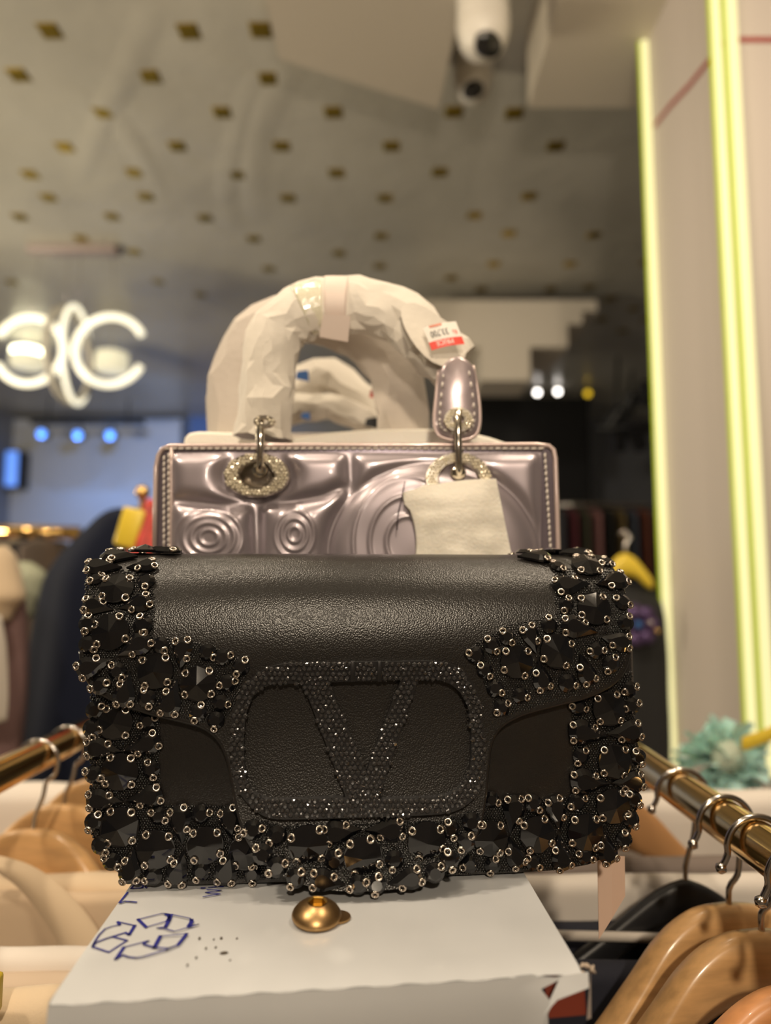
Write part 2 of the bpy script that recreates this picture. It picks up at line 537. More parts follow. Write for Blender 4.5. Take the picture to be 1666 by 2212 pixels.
arc_ring(238, 757, 76, 27, 333, .016, 0, 'c_ring', M_NEON)
arc_ring(64, 757, 74, 155, -155, .016, 0, 'c_ring', M_NEON)
arc_ring(166, 768, 104, 0, 360, .0105, R(98), 'hoop', M_NEON)
arc_ring(150, 770, 100, 0, 360, .016, R(88), 'hoop', M_NEONDIM)
for (x, y, m, lab) in ((60, 770, M_DRUMHOT, 'bright small drum lamp seen inside the left glowing C ring'), (242, 778, M_DRUM, 'dimmer small drum lamp seen inside the right glowing C ring')):
    p = PT(x, y, 4.3)
    t = thing('drum_lamp', (p.x, p.y, p.z), lab, 'lamp')
    T = Matrix.Translation(p)
    MB().lathe([(.0, -.075), (.085, -.075), (.10, -.06), (.10, .0), (.09, .005)], T).build('drum_shade', M_DRUM, t, autosmooth=40)
    MB().lathe([(.0, .007), (.095, .007), (.095, .04), (.07, .05)], T).build('lens', m, t, autosmooth=40)
    MB().tube([p + Vector((0, 0, .05)), Vector((p.x, p.y, CEIL))], .004, 6).build('rod', M_NEONDIM, t)

# small upright blue light at the left edge of the far wall
p = PY(24, 1012, 6.0)
bl_ = thing('blue_wall_light', p, 'upright blue glowing wall light at the left edge of the far wall', 'wall light')
MB().box((p.x - .05, 5.99, p.z - .15), (p.x + .05, 6.02, p.z + .15)).build('glowing_panel', mat('blue_glow', (.2, .35, .9), .4, emit=(.13, .33, 1.0), strength=.9), bl_, bevel=.01)
MB().box((p.x - .06, 6.02, p.z - .16), (p.x + .06, 6.199, p.z + .16)).build('housing', M_BLACKPL, bl_, bevel=.005)

# track with three blue spots, and a row of white ones
Yt = 5.7
a, b = PY(68, 912, Yt), PY(312, 918, Yt)
trk = thing('light_track', (a.x, Yt, a.z), 'black track bar over the blue lit wall, without its spots', 'light track')
MB().box((a.x, Yt - .02, a.z - .02), (b.x, Yt + .02, a.z + .015)).build('bar', M_BLACKPL, trk)
for f in (.15, .85):
    x = a.x + (b.x - a.x) * f
    MB().tube([Vector((x, Yt, a.z)), Vector((x, Yt, CEIL))], .006, 6).build('hanger_rod', M_BLACKPL, trk)


def spot(px, py, Y, rr, m, lab, group, up, kind_name='spot_lamp'):
    p = PY(px, py, Y)
    t = thing(kind_name, p, lab, 'spot lamp', group)
    d = Vector((-p.x * .35, -Y, -p.z + .3)).normalized()
    q = Vector((0, 0, 1)).rotation_difference(d).to_matrix().to_4x4()
    M = Matrix.Translation(p) @ q
    MB().lathe([(rr * 1.0, -.12), (rr * 1.15, -.11), (rr * 1.15, 0.0), (rr, .004)], M, 16).build('can', M_BLACKPL, t, autosmooth=40)
    MB().lathe([(.0, .004), (rr * .95, .0045), (rr * .9, .01)], M, 16).build('lens', m, t)
    MB().tube([p - d * .06, Vector((p.x, p.y + .05, up))], .008, 6).build('bracket', M_BLACKPL, t)
    return p


for i, (x, y) in enumerate(((90, 937), (168, 940), (238, 940))):
    p = spot(x, y, Yt, .036, M_BLUESPOT, ('leftmost', 'middle', 'rightmost')[i] + ' of the three blue spots on the black track', 'blue spots', a.z - .01)
    light('blue_wall_wash', 'SPOT', (p.x, Yt - .05, p.z), 5, (.22, .45, 1.0), 0.0, (p.x + .25, 6.3, -.4), 120, 1.0)
light('blue_wall_wash', 'SPOT', (-1.6, 4.3, 1.25), 85, (.24, .46, 1.0), 0.0, (-1.9, 6.3, .30), 100, 1.0)  # extra unseen source, added to make the far wall bluer
ys = 5.3
for i, (x, y) in enumerate(((1042, 847), (1070, 848), (1112, 848), (1161, 848), (1205, 846))):
    spot(x, y, ys, .020, M_WHITESPOT, ('first', 'second', 'third', 'fourth', 'fifth')[i] + ' from the left of the white bulbs above the black panel', 'white bulbs above the black panel', PY(1100, 820, ys).z)
bar = thing('light_bar', PY(1120, 830, ys), 'dark mounting bar above the row of white bulbs', 'light bar')
a, b = PY(1030, 832, ys), PY(1225, 822, ys)
MB().box((a.x, ys + .09, a.z), (b.x, ys + .14, b.z)).build('bar', M_BLACKPL, bar)
for x in (a.x + .05, b.x - .05):
    MB().box((x, ys + .10, b.z), (x + .02, ys + .13, CEIL)).build('stem', M_BLACKPL, bar)
p = spot(1270, 850, ys, .024, mat('yellow_lamp_lens', (1, .8, .1), .3, emit=(1, .62, .02), strength=1.2), 'small yellow lamp right of the white bulbs', None, CEIL)
# cluster of black spots beside the pillar
for i, (x, y, sz) in enumerate(((1330, 905, .07), (1360, 870, .07), (1395, 850, .08), (1335, 952, .06), (1378, 950, .06))):
    p = PY(x, y, (4.6, 4.9, 5.2, 4.2, 4.2)[i])
    lab = 'black ceiling spot, ' + ('lowest of the upper black cluster', 'middle of the upper black cluster', 'top of the black cluster beside the pillar', 'left of the pair on the lower bar', 'right of the pair on the lower bar')[i]
    t = thing('track_spot', p, lab, 'spot lamp', 'black spots beside the pillar')
    M = Matrix.Translation(p) @ Matrix.Rotation(R(35 - 17 * i), 4, 'Y') @ Matrix.Rotation(R(30), 4, 'X')
    MB().lathe([(sz * .6, -sz * 1.1), (sz * .75, -sz), (sz * .75, sz), (sz * .6, sz * 1.1)], M, 14).build('can', M_BLACKPL, t, autosmooth=40)
    MB().tube([p, Vector((p.x + .03, p.y, CEIL if i < 3 else p.z + .07))], .01, 6).build('stem', M_BLACKPL, t)
a, b = PY(1285, 932, 4.25), PY(1420, 924, 4.25)
tb = thing('spot_bar', a, 'lower black bar carrying two spots beside the pillar', 'light bar')
MB().box((a.x, 4.2, a.z), (b.x + .2, 4.26, b.z + .01)).build('bar', M_BLACKPL, tb)
MB().box((b.x + .1, 4.2, b.z), (b.x + .13, 4.23, CEIL)).build('stem', M_BLACKPL, tb)


# ------------------------------------------------------------------ security cameras
def dome_camera(px, py, t, r, lab, lx, lz):
    p = PT(px, py, t)
    o = thing('security_camera', (p.x, p.y, CEIL), lab, 'security camera', 'white security cameras under the ceiling')
    T = Matrix.Translation(p)
    top = CEIL - p.z
    MB().lathe([(r * .95, top), (r * .97, r * .25), (r * 1.0, 0), (r * .99, -r * .04)], T, 32).build('base', M_CAMW, o, autosmooth=40)
    MB().lathe([(r * .95, r * .05), (r * .95, -r * .2), (r * .88, -r * .55), (r * .70, -r * .86), (r * .45, -r * 1.05), (r * .15, -r * 1.14), (0.001, -r * 1.15)], T, 32).build('shell', M_CAMW, o, autosmooth=50)
    q = p + Vector((lx * r, -r * .45, lz * r))
    d = (q - (p + Vector((0, 0, -r * .1)))).normalized()
    M = Matrix.Translation(q) @ Vector((0, 0, 1)).rotation_difference(d).to_matrix().to_4x4()
    MB().lathe([(r * .42, -.02), (r * .42, .006), (r * .34, .012), (r * .22, .013), (.0005, .016)], M @ Matrix.Scale(1.25, 4, (1, 0, 0)), 20).build('lens_window', M_LENS, o, autosmooth=40)


dome_camera(1044, 62, 1.62, .062, 'larger white dome camera with black lens, nearer the top edge', .10, -1.0)
dome_camera(1024, 172, 2.02, .058, 'smaller white camera with square black lens, below the larger', -.10, -.85)

# ------------------------------------------------------------------ the white box both bags stand on
ZB = -0.1413                                   # top of the box
BOXM = Matrix.Translation((0, 0, ZB))
fl, fr_ = PZ(105, 2165, ZB), PZ(1258, 2096, ZB)
bl = PZ(292, 1898, ZB)
br = PZ(1132, 1886, ZB)
dl = (bl - fl).normalized()
dr = (br - fr_).normalized()
bl2, br2 = fl + dl * (0.34 / dl.y), fr_ + dr * (0.325 / dr.y)
bxt = thing('cardboard_box', ((fl + fr_) / 2), 'white glossy flat cardboard box with blue recycling mark under the bags', 'box')
HB = .021
# lid top, with slightly worn rounded front edge
nu, nv = 40, 16
rows = []
for j in range(nv + 1):
    row = []
    for i in range(nu + 1):
        a = fl.lerp(fr_, i / nu)
        b = bl2.lerp(br2, i / nu)
        p = a.lerp(b, (j / nv) ** 1.5)
        edge = math.exp(-j * 1.6)
        p = p + Vector((0, 0, -.0012 * edge + .0004 * math.sin(i * 1.7 + 1) * edge + .0003 * math.sin(i * .6) * math.sin(j * .5)))
        row.append(p)
    rows.append(row)
top = MB().grid(rows)
top.add([bl2, br2, br2 + Vector((0, 0, -HB)), bl2 + Vector((0, 0, -HB))], [(0, 1, 2, 3)])
top.add([fl, bl2, bl2 + Vector((0, 0, -HB)), fl + Vector((0, 0, -HB))], [(0, 1, 2, 3)])
top.build('lid_top', M_CARD, bxt)
# front wall of the lid: stops short at the torn right corner
ff = []
cut = .925
for j in range(6):
    row = []
    for i in range(nu + 1):
        f = min(i / nu, 1) * (cut + (.045 if j < 1 else -.012 * math.sin(j * 2.1)))
        p = fl.lerp(fr_, f) + Vector((0, -.0004 - .0008 * math.sin(math.pi * j / 5), -.0012 - (HB - .0012) * j / 5))
        if f > .86:
            q = (f - .86) / .09
            p += Vector((0, -.0035 * q * q * (j / 5), .0008 * math.sin(q * 5)))
        row.append(p)
    ff.append(row)
mb = MB().grid(ff)
mb.grid([[p + Vector((0, .0009, 0)) for p in r] for r in ff])
mb.build('lid_front', M_CARD, bxt)
# torn flap bent over the gap, red-brown inside behind it, frayed tip
e0, e1 = fl.lerp(fr_, .925), fr_ + Vector((.0035, .002, -.001))
mb = MB()
mb.add([e0 + Vector((0, .0042, -.002)), e1 + Vector((-.002, .003, -.002)), e1 + Vector((-.001, .003, -HB * .82)), e0 + Vector((.002, .0042, -HB * .86))], [(0, 1, 2, 3)])
mb.build('torn_inside', M_REDCARD, bxt, smooth=False)
mb = MB()
mb.add([fl.lerp(fr_, .955) + Vector((0, -.001, -.001)), fr_ + Vector((.002, -.001, .0)), fr_ + Vector((.0015, -.003, -.0045)), fl.lerp(fr_, .945) + Vector((0, -.003, -.008)), fl.lerp(fr_, .915) + Vector((0, -.002, -.014))],
       [(0, 1, 2, 3), (0, 3, 4)])
mb.add([e1 + Vector((.0005, .001, .0)), e1 + Vector((.0012, .004, 0)), e1 + Vector((.001, .004, -HB * .9)), e1 + Vector((-.0015, .001, -HB * .85))], [(0, 1, 2, 3)])
mb.build('torn_flap', M_CARD, bxt)
mb = MB()
for k in range(14):
    p = e1 + Vector((random.uniform(-.004, .002), random.uniform(-.002, .003), random.uniform(-.004, .001)))
    mb.tube([p, p + Vector((random.uniform(-.002, .002), random.uniform(-.002, .002), random.uniform(-.001, .002)))], [.0009, .0004], 5)
mb.build('frayed_corner', M_FRAY, bxt)
mb = MB()
ins = .004
for s in (0,):
    a, b, c, d = fl + Vector((ins, ins, -HB * .8)), fr_ + Vector((-ins * 3, ins, -HB * .8)), br2 + Vector((-ins, -ins, -HB * .8)), bl2 + Vector((ins, -ins, -HB * .8))
    dn = Vector((0, 0, -.05))
    mb.add([a, b, c, d, a + dn, b + dn, c + dn, d + dn], [(3, 2, 1, 0), (4, 5, 6, 7), (0, 1, 5, 4), (1, 2, 6, 5), (2, 3, 7, 6), (3, 0, 4, 7)])
mb.build('box_bottom', M_CARD, bxt, smooth=False)


def ribbon(pts, w, z, mbb, wy=None):
    """flat printed stroke lying on the lid"""
    P = [PZ(x, y, z) for x, y in pts]
    for a, b in zip(P, P[1:]):
        d = (b - a)
        if d.length < 1e-6:
            continue
        d.normalize()
        n = Vector((-d.y, d.x, 0)) * (w * .78)
        a2, b2 = a - d * w * .6, b + d * w * .6
        mbb.add([a2 - n, b2 - n, b2 + n, a2 + n], [(0, 1, 2, 3)])


def zp(L):
    return [(180 + x / 4.9, 1860 + y / 4.9) for x, y in L]


ZI = ZB + .00065
sym = MB()
for L, w in (([(580, 615), (720, 580), (830, 553), (865, 553), (930, 563), (1060, 590), (1130, 605), (1152, 628)], .00042),
             ([(665, 697), (885, 632)], .00042), ([(1120, 685), (1220, 668), (965, 742), (850, 710), (780, 705), (870, 693)], .00042),
             ([(580, 615), (665, 697)], .0009), ([(1145, 620), (1145, 645), (1115, 685)], .0011), ([(872, 560), (903, 572), (908, 600), (885, 640)], .0009),
             ([(930, 566), (905, 630), (868, 695)], .0010),
             ([(95, 900), (120, 850), (170, 775), (230, 715), (300, 690), (385, 672)], .00045), ([(365, 640), (545, 680)], .00045),
             ([(365, 642), (385, 672)], .0008), ([(545, 680), (485, 778)], .0009), ([(485, 778), (445, 755)], .0007), ([(445, 755), (250, 815), (130, 860), (95, 900)], .0006),
             ([(100, 905), (270, 962), (465, 838), (305, 798)], .00055),
             ([(345, 1035), (430, 910)], .0009), ([(430, 910), (690, 840)], .00042), ([(690, 842), (640, 865), (640, 880), (760, 912), (900, 922), (1000, 885)], .0006),
             ([(1000, 885), (1095, 768)], .0009), ([(1095, 768), (815, 793)], .00042), ([(815, 793), (752, 910)], .0010),
             ([(345, 1035), (420, 992), (470, 1012), (560, 1022), (640, 1008), (880, 935), (1000, 885)], .00055)):
    ribbon(zp(L), w, ZI, sym)
sym.build('printed_recycling_mark', M_INK, bxt, smooth=False)
let = MB()
for L, w in (([(470, 330), (380, 440)], .0006), ([(395, 440), (440, 425), (500, 428), (560, 433)], .0007),
             ([(505, 290), (545, 250), (640, 245), (622, 283), (505, 290)], .0006), ([(640, 240), (665, 283)], .0005), ([(545, 218), (680, 238)], .0006),
             ([(560, 205), (545, 218)], .0005), ([(1270, 376), (1445, 347), (1295, 331), (1460, 308), (1310, 298)], .0005),
             ([(1330, 277), (1480, 268)], .0005), ([(1253, 284), (1283, 282)], .0008)):
    ribbon(zp(L), w, ZI, let)
let.build('printed_lettering', M_INK, bxt, smooth=False)
for (x, y, r) in ((484, 2059, .0011), (478, 2027, .0006), (431, 2027, .0005), (424, 2069, .0004), (445, 2049, .0004), (466, 2047, .0004), (462, 2030, .0003), (405, 2085, .0004), (512, 2028, .0004), (745, 1912, .0003), (497, 2075, .0003)):
    p = PZ(x, y, ZB + .0003)
    MB().lathe([(r, 0), (r * .8, .0003), (r * .3, .0005)], Matrix.Translation(p) @ Matrix.Rotation(r * 3000, 4, 'Z') @ Matrix.Scale(1.6, 4, (1, 0, 0)), 7).build('dirt_speck', M_DIRT, bxt)

# stand under the box, down to the floor
st = thing('display_stand', (0, .42, FLOOR), 'dark stand carrying the white box between the two gold rails', 'stand')
MB().box((-.045, .34, FLOOR + .02), (.04, .50, ZB - HB * .8 - .05)).build('column', M_BLACKPL, st, bevel=.004)
MB().box((-.12, .25, FLOOR), (.12, .58, FLOOR + .02)).build('foot_plate', M_BLACKPL, st, bevel=.004)

# brass button screw on the box
pb_ = PZ(684, 1990, ZB)
scr = thing('brass_screw', (pb_.x, pb_.y, ZB), 'domed brass screw head with a hex socket lying on the white box', 'screw')
T = Matrix.Translation((pb_.x, pb_.y, ZB + .0003)) @ Matrix.Translation((0, 0, .0007)) @ Matrix.Rotation(R(7), 4, 'X') @ Matrix.Rotation(R(3), 4, 'Y')
r = .0106
MB().lathe([(r * .86, 0), (r * .97, .0006), (r, .0016), (r * .97, .0026), (r * .86, .0042), (r * .68, .0058), (r * .47, .0070), (r * .39, .0073), (r * .36, .0070), (r * .34, .0046), (r * .05, .0044)], T, 40).build('dome', M_BRASS, scr, autosmooth=60)
hx = MB().grid([[T @ Vector((q * math.cos(math.pi * k / 3), q * math.sin(math.pi * k / 3), z)) for k in range(6)] for q, z in ((r * .40, .00735), (r * .34, .0071), (r * .325, .0050), (r * .02, .0049))], closed_u=True)
hx.build('hex_socket', mat('brass_socket', (.42, .26, .06), .35, 1.0), scr, smooth=False)
MB().lathe([(r * .55, 0), (r * .55, .0008), (r * .3, .0012)], Matrix.Translation((pb_.x + .0085, pb_.y + .002, ZB + .0004)), 24).build('washer', M_BRASS, scr, autosmooth=40)

# ------------------------------------------------------------------ black jewelled bag
YAW = R(5.16)
EU = Vector((math.cos(YAW), math.sin(YAW), 0))
EN = Vector((-math.sin(YAW), math.cos(YAW), 0))      # into the bag
O1 = Vector((0, 0.357, 0))
Z1, EA, EBH = -0.034, 0.030, 0.0445                  # flat below Z1, then an ellipse over the top
LQ = .059                                            # length of a quarter of that ellipse


def bulge(s, off):
    """the flap swings forward a little towards its lower edge"""
    if off < .001 or s > -.01:
        return 0.0
    t = min(1.15, (-s - .01) / .095)
    return .017 * t * t * min(1.0, off / .005)


def surf(u, s, off=0.0):
    off = off + bulge(s, off)
    if s <= 0:
        return O1 + EU * u + EN * (-off) + Vector((0, 0, Z1 + s)), -EN
    if s <= 2 * LQ:
        ph = s / LQ * math.pi / 2
        n = (EN * (-math.cos(ph) / EA) + Vector((0, 0, math.sin(ph) / EBH))).normalized()
        return O1 + EU * u + EN * (EA - EA * math.cos(ph)) + Vector((0, 0, Z1 + EBH * math.sin(ph))) + n * off, n
    return O1 + EU * u + EN * (2 * EA + off) + Vector((0, 0, Z1 - (s - 2 * LQ))), EN


def us(px, py, off=0.0):
    d = ray(px, py)
    dep = -off
    for _ in range(60):
        t = (O1.dot(EN) + dep) / d.dot(EN)
        p = d * t
        if p.z <= Z1:
            nd = -off - bulge(p.z - Z1, off)
        else:
            ph = math.asin(min(1.0, (p.z - Z1) / (EBH + off)))
            nd = EA - (EA + off) * math.cos(ph)
        dep = .6 * dep + .4 * nd
    s = p.z - Z1
    if s > 0:
        s = math.asin(min(1.0, s / (EBH + off))) / (math.pi / 2) * LQ
    return (p - O1).dot(EU), s


def panel(outline, holes, off, thick, name, m, parent, step=.004, edge_soft=True):
    """a sheet of leather following the bag's front and top; outline and holes in (u, s)"""
    bm = bmesh.new()
    eds = []
    for lp in [outline] + holes:
        vs = [bm.verts.new((q[0], q[1], 0)) for q in lp]
        eds += [bm.edges.new((vs[i], vs[(i + 1) % len(vs)])) for i in range(len(vs))]
    bmesh.ops.triangle_fill(bm, edges=eds, use_beauty=True)
    ss = [q[1] for q in outline]
    k = 0.0
    lo = min(ss) + .0005
    while lo + k * step < max(ss):
        g = bm.verts[:] + bm.edges[:] + bm.faces[:]
        bmesh.ops.bisect_plane(bm, geom=g, plane_co=(0, lo + k * step, 0), plane_no=(0, 1, 0))
        k += 1
    bm.verts.index_update()
    front, back = [], []
    for v in bm.verts:
        p, n = surf(v.co.x, v.co.y, off)
        q = p - n * thick
        front.append(p)
        back.append(q)
    nv_ = len(front)
    fs = [tuple(v.index for v in f.verts) for f in bm.faces]
    mbb = MB()
    mbb.v = front + back
    mbb.f = fs + [tuple(i + nv_ for i in reversed(f)) for f in fs]
    for e in bm.edges:
        if len(e.link_faces) == 1:
            a, b = e.verts[0].index, e.verts[1].index
            mbb.f.append((a, b, b + nv_, a + nv_))
    bm.free()
    return mbb.build(name, m, parent, autosmooth=35)


bag = thing('jewelled_handbag', (O1.x, O1.y + EA, ZB), 'black leather flap handbag crusted with black crystals, standing on the white box', 'handbag')

# body: one loft whose lower corners are rounded up
bot = [(192, 1700), (193, 1775), (199, 1825), (222, 1862), (268, 1893), (340, 1907), (400, 1912), (600, 1906), (780, 1899), (1000, 1890), (1100, 1886), (1200, 1880), (1270, 1868), (1330, 1843), (1364, 1800), (1384, 1735), (1386, 1690)]
botu = [us(x, y) for x, y in bot]
bu = np.array([b[0] for b in botu])
bs = np.array([b[1] for b in botu])
uu = np.unique(np.concatenate([np.linspace(bu[0], bu[0] + .03, 16), np.linspace(bu[0] + .03, bu[-1] - .03, 24), np.linspace(bu[-1] - .03, bu[-1], 16)]))
rows = []
U0, U1 = bu[0], bu[-1]
for u in uu:
    zb = Z1 + float(np.interp(u, bu, bs))
    e = min(u - U0, U1 - u)
    ins = .005 * max(0, 1 - e / .010) ** 2
    pr = []
    for k in range(10):
        pr.append((ins, zb + (Z1 - zb) * k / 9))
    for k in range(1, 16):
        ph = math.pi * k / 16
        pr.append((EA - (EA - ins) * math.cos(ph), Z1 + (EBH - .002 - ins) * math.sin(ph)))
    for k in range(6):
        pr.append((2 * EA - ins, Z1 + (zb - Z1) * k / 5))
    pr += [(2 * EA * .75, zb - .0005), (2 * EA * .25, zb - .0005)]
    rows.append([O1 + EU * u + EN * d + Vector((0, 0, z)) for d, z in pr])
mb = MB().grid(rows, closed_u=True)
n_ = len(rows[0])
mb.f += [tuple(range(n_ - 1, -1, -1)), tuple((len(rows) - 1) * n_ + k for k in range(n_))]
mb.build('bag_body', M_LEATHER, bag, autosmooth=50)

# flap
OFF_F = .0058
flap_px = [(332, 1541), (395, 1556), (440, 1570), (474, 1598), (494, 1640), (506, 1700), (519, 1766), (540, 1822), (578, 1868), (632, 1902), (700, 1921), (780, 1926), (866, 1919),
           (938, 1897), (996, 1858), (1030, 1802), (1046, 1730), (1052, 1660), (1060, 1606), (1082, 1568), (1130, 1541), (1200, 1521), (1265, 1504), (1316, 1481), (1347, 1448), (1360, 1405)]
flap_px = [(176, 1405), (184, 1448), (206, 1486), (262, 1517)] + flap_px
fus = [us(x, y, OFF_F) for x, y in flap_px]
fl_u, fr_u = us(178, 1340, OFF_F)[0], us(1360, 1340, OFF_F)[0]
loop = smooth_line(fus, 4)
loop = [tuple(q) for q in loop]
loop += [(fr_u, .012), (fr_u - .0005, .03), (fr_u - .002, .05), (fr_u - .003, LQ), (fr_u - .003, 2 * LQ + .02), (fl_u + .003, 2 * LQ + .02), (fl_u + .003, LQ), (fl_u + .002, .05), (fl_u + .0005, .03), (fl_u, .012)]
flap = panel(loop, [], OFF_F, .0040, 'flap', M_LEATHER, bag)
# painted edge of the flap
P = [surf(q[0], q[1], OFF_F - .0018)[0] for q in smooth_line(fus, 5)]
MB().tube(P, .0019, 8).build('flap_edge_piping', M_EDGE, bag)

# emblem: a flat ring with a V inside, paved with small crystals
OFF_L0, OFF_L = OFF_F + .0002, OFF_F + .0042
lo_px = [(611, 1435), (680, 1433), (750, 1431), (860, 1429), (945, 1429), (985, 1439), (1015, 1464), (1034, 1500), (1043, 1545), (1047, 1600), (1046, 1650), (1042, 1688), (1030, 1718), (1003, 1743), (966, 1757), (900, 1762),
         (780, 1766), (640, 1770), (585, 1768), (553, 1752), (524, 1722), (507, 1690), (500, 1640), (499, 1590), (503, 1545), (513, 1511), (531, 1480), (561, 1453), (585, 1441)]
hl1 = [(655, 1478), (747, 1722), (620, 1728), (578, 1728), (548, 1714), (532, 1690), (527, 1640), (527, 1580), (533, 1538), (546, 1505), (570, 1484), (600, 1476)]
hl2 = [(710, 1474), (866, 1469), (792, 1667)]
hl3 = [(905, 1468), (945, 1468), (975, 1478), (1000, 1501), (1013, 1532), (1019, 1585), (1019, 1640), (1013, 1675), (996, 1704), (966, 1719), (930, 1723), (818, 1727)]


def rnd(pts, keep):
    return pts


lus = [us(x, y, OFF_L) for x, y in lo_px]
hus = [[us(x, y, OFF_L) for x, y in h] for h in (hl1, hl2, hl3)]
lus_s = [tuple(q) for q in smooth_loop(lus, 3)]
emb = panel(lus_s, hus, OFF_L, OFF_L - OFF_L0, 'emblem_plate', M_GUN, bag, step=.006)
MWORLD[emb.name] = emb.matrix_basis.copy()
MWORLD['emblem_plate'] = Matrix.Translation(MWORLD[bag.name].translation)

# one small crystal of the paving
pv, pf = [], []
for r_, z_ in ((1.0, 0.0), (1.0, .25), (.55, .75)):
    for k in range(8):
        an = math.pi * 2 * k / 8
        pv.append((r_ * math.cos(an), r_ * math.sin(an), z_))
for i in range(2):
    for k in range(8):
        l = (k + 1) % 8
        pf.append((i * 8 + k, i * 8 + l, (i + 1) * 8 + l, (i + 1) * 8 + k))
pf.append(tuple(16 + k for k in range(8)))
PAVE = mesh('pave_crystal', pv, pf, M_PAVE, False)


def frame(p, n, ang=0.0, tilt=0.0, tdir=None):
    x = EU - n * EU.dot(n)
    x.normalize()
    y = n.cross(x)
    M = Matrix((x, y, n)).transposed().to_4x4()
    M.translation = p
    M = M @ Matrix.Rotation(ang, 4, 'Z')
    if tilt:
        M = M @ Matrix.Rotation(tilt, 4, 'Y')
    return M


cand = []
sp = 11.6
row = 0
y = 1425.0
while y < 1775:
    x = 495 + (sp / 2 if row % 2 else 0)
    while x < 1055:
        jx, jy = x + random.uniform(-1.2, 1.2), y + random.uniform(-1.2, 1.2)
        ok = inside(lo_px, jx, jy) and not any(inside(h, jx, jy) for h in (hl1, hl2, hl3))
        if ok and not (757 < jx < 768 and jy < 1475) and not (814 < jx < 825 and jy < 1475):
            cand.append((jx, jy))
        x += sp
    y += sp * .88
    row += 1
random.shuffle(cand)
rest, prong = MB(), MB()
for i, (x, y) in enumerate(cand):
    u, s = us(x, y, OFF_L)
    p, n = surf(u, s, OFF_L - .0002)
    sc = 5.6 * (p.y / CT) / F * random.uniform(.85, 1.1)
    M = frame(p, n, random.random(), random.uniform(-.22, .22)) @ Matrix.Rotation(random.uniform(-.2, .2), 4, 'X') @ Matrix.Scale(sc, 4)
    if i < 295:
        instance('pave_crystal', PAVE, M, emb)
    else:
        rest.add([M @ Vector(v) for v in pv], pf)
    for _ in range(2):
        q = p + EU * random.uniform(-.0016, .0016) + Vector((0, 0, random.uniform(-.0016, .0016))) - EN * .0007
        g = .00042
        prong.add([q + EU * g, q - EU * g, q + Vector((0, 0, g)), q - Vector((0, 0, g)), q - EN * g * 1.5], [(0, 2, 4), (2, 1, 4), (1, 3, 4), (3, 0, 4)])
tag(rest.build('small_paving', M_PAVE, emb, smooth=False), kind='stuff')
tag(prong.build('tiny_prongs', M_PRONG, emb, smooth=False), kind='stuff')
for x in (762, 820):
    u, s = us(x, 1450, OFF_L)
    p, n = surf(u, s, OFF_L)
    MB().box((-.0011, -.0048, -.003), (.0011, .0048, .0012), frame(p, n)).build('clasp_bar', M_GUN, emb, bevel=.0003)

# ---- crystals
# round pointed stone
nn = 10


def rivoli():
    vs, fs = [], []
    for r_, z_ in ((.96, 0), (1.0, .10), (.985, .17)):
        for k in range(2 * nn):
            an = math.pi * k / nn
            vs.append((r_ * math.cos(an), r_ * math.sin(an), z_))
    m_ = 2 * nn
    for i in range(2):
        for k in range(m_):
            l = (k + 1) % m_
            fs.append((i * m_ + k, i * m_ + l, (i + 1) * m_ + l, (i + 1) * m_ + k))
    vs.append((0.02, -.03, .50))
    ap = len(vs) - 1
    # irregular sectors, as the cut shows
    cuts = [0, 2, 5, 7, 10, 12, 15, 17, 20]
    for a, b in zip(cuts, cuts[1:]):
        mid = [2 * m_ + (k % m_) for k in range(a, b + 1)]
        fs.append(tuple([ap] + mid) if len(mid) == 2 else (ap, mid[0], mid[-1]))
        if len(mid) > 2:
            fs.append(tuple(mid[::-1]))
    return vs, [tuple(f) for f in fs]


def chaton():
    vs, fs = [], []
    for k in range(16):
        an = math.pi * 2 * k / 16
        vs.append((math.cos(an), math.sin(an), 0))
    for k in range(16):
        an = math.pi * 2 * k / 16
        vs.append((math.cos(an), math.sin(an), .2))
    for k in range(8):
        an = math.pi * 2 * (k + .5) / 8
        vs.append((.58 * math.cos(an), .58 * math.sin(an), .55))
    for k in range(16):
        fs.append((k, (k + 1) % 16, 16 + (k + 1) % 16, 16 + k))
    for k in range(8):
        a, b, c = 16 + 2 * k, 16 + 2 * k + 1, 16 + (2 * k + 2) % 16
        t0, t1 = 32 + k, 32 + (k + 1) % 8
        fs += [(a, b, t0), (b, c, t0), (c, t1, t0)]
    fs.append(tuple(32 + k for k in range(8)))
    return vs, fs


def drop(L=2.25):
    out = []
    al = math.acos(1 / L)
    for k in range(11):
        an = al + (2 * math.pi - 2 * al) * k / 10
        out.append((math.cos(an), math.sin(an)))
    out.append((L, 0))
    m_ = len(out)
    vs = [(x, y, 0) for x, y in out] + [(x, y, .22) for x, y in out]
    vs += [(.1 + (x - .1) * .60, y * .58, .58) for x, y in out]
    fs = []
    for i in range(2):
        for k in range(m_):
            l = (k + 1) % m_
            fs.append((i * m_ + k, i * m_ + l, (i + 1) * m_ + l, (i + 1) * m_ + k))
    fs.append(tuple(2 * m_ + k for k in range(m_)))
    return vs, fs


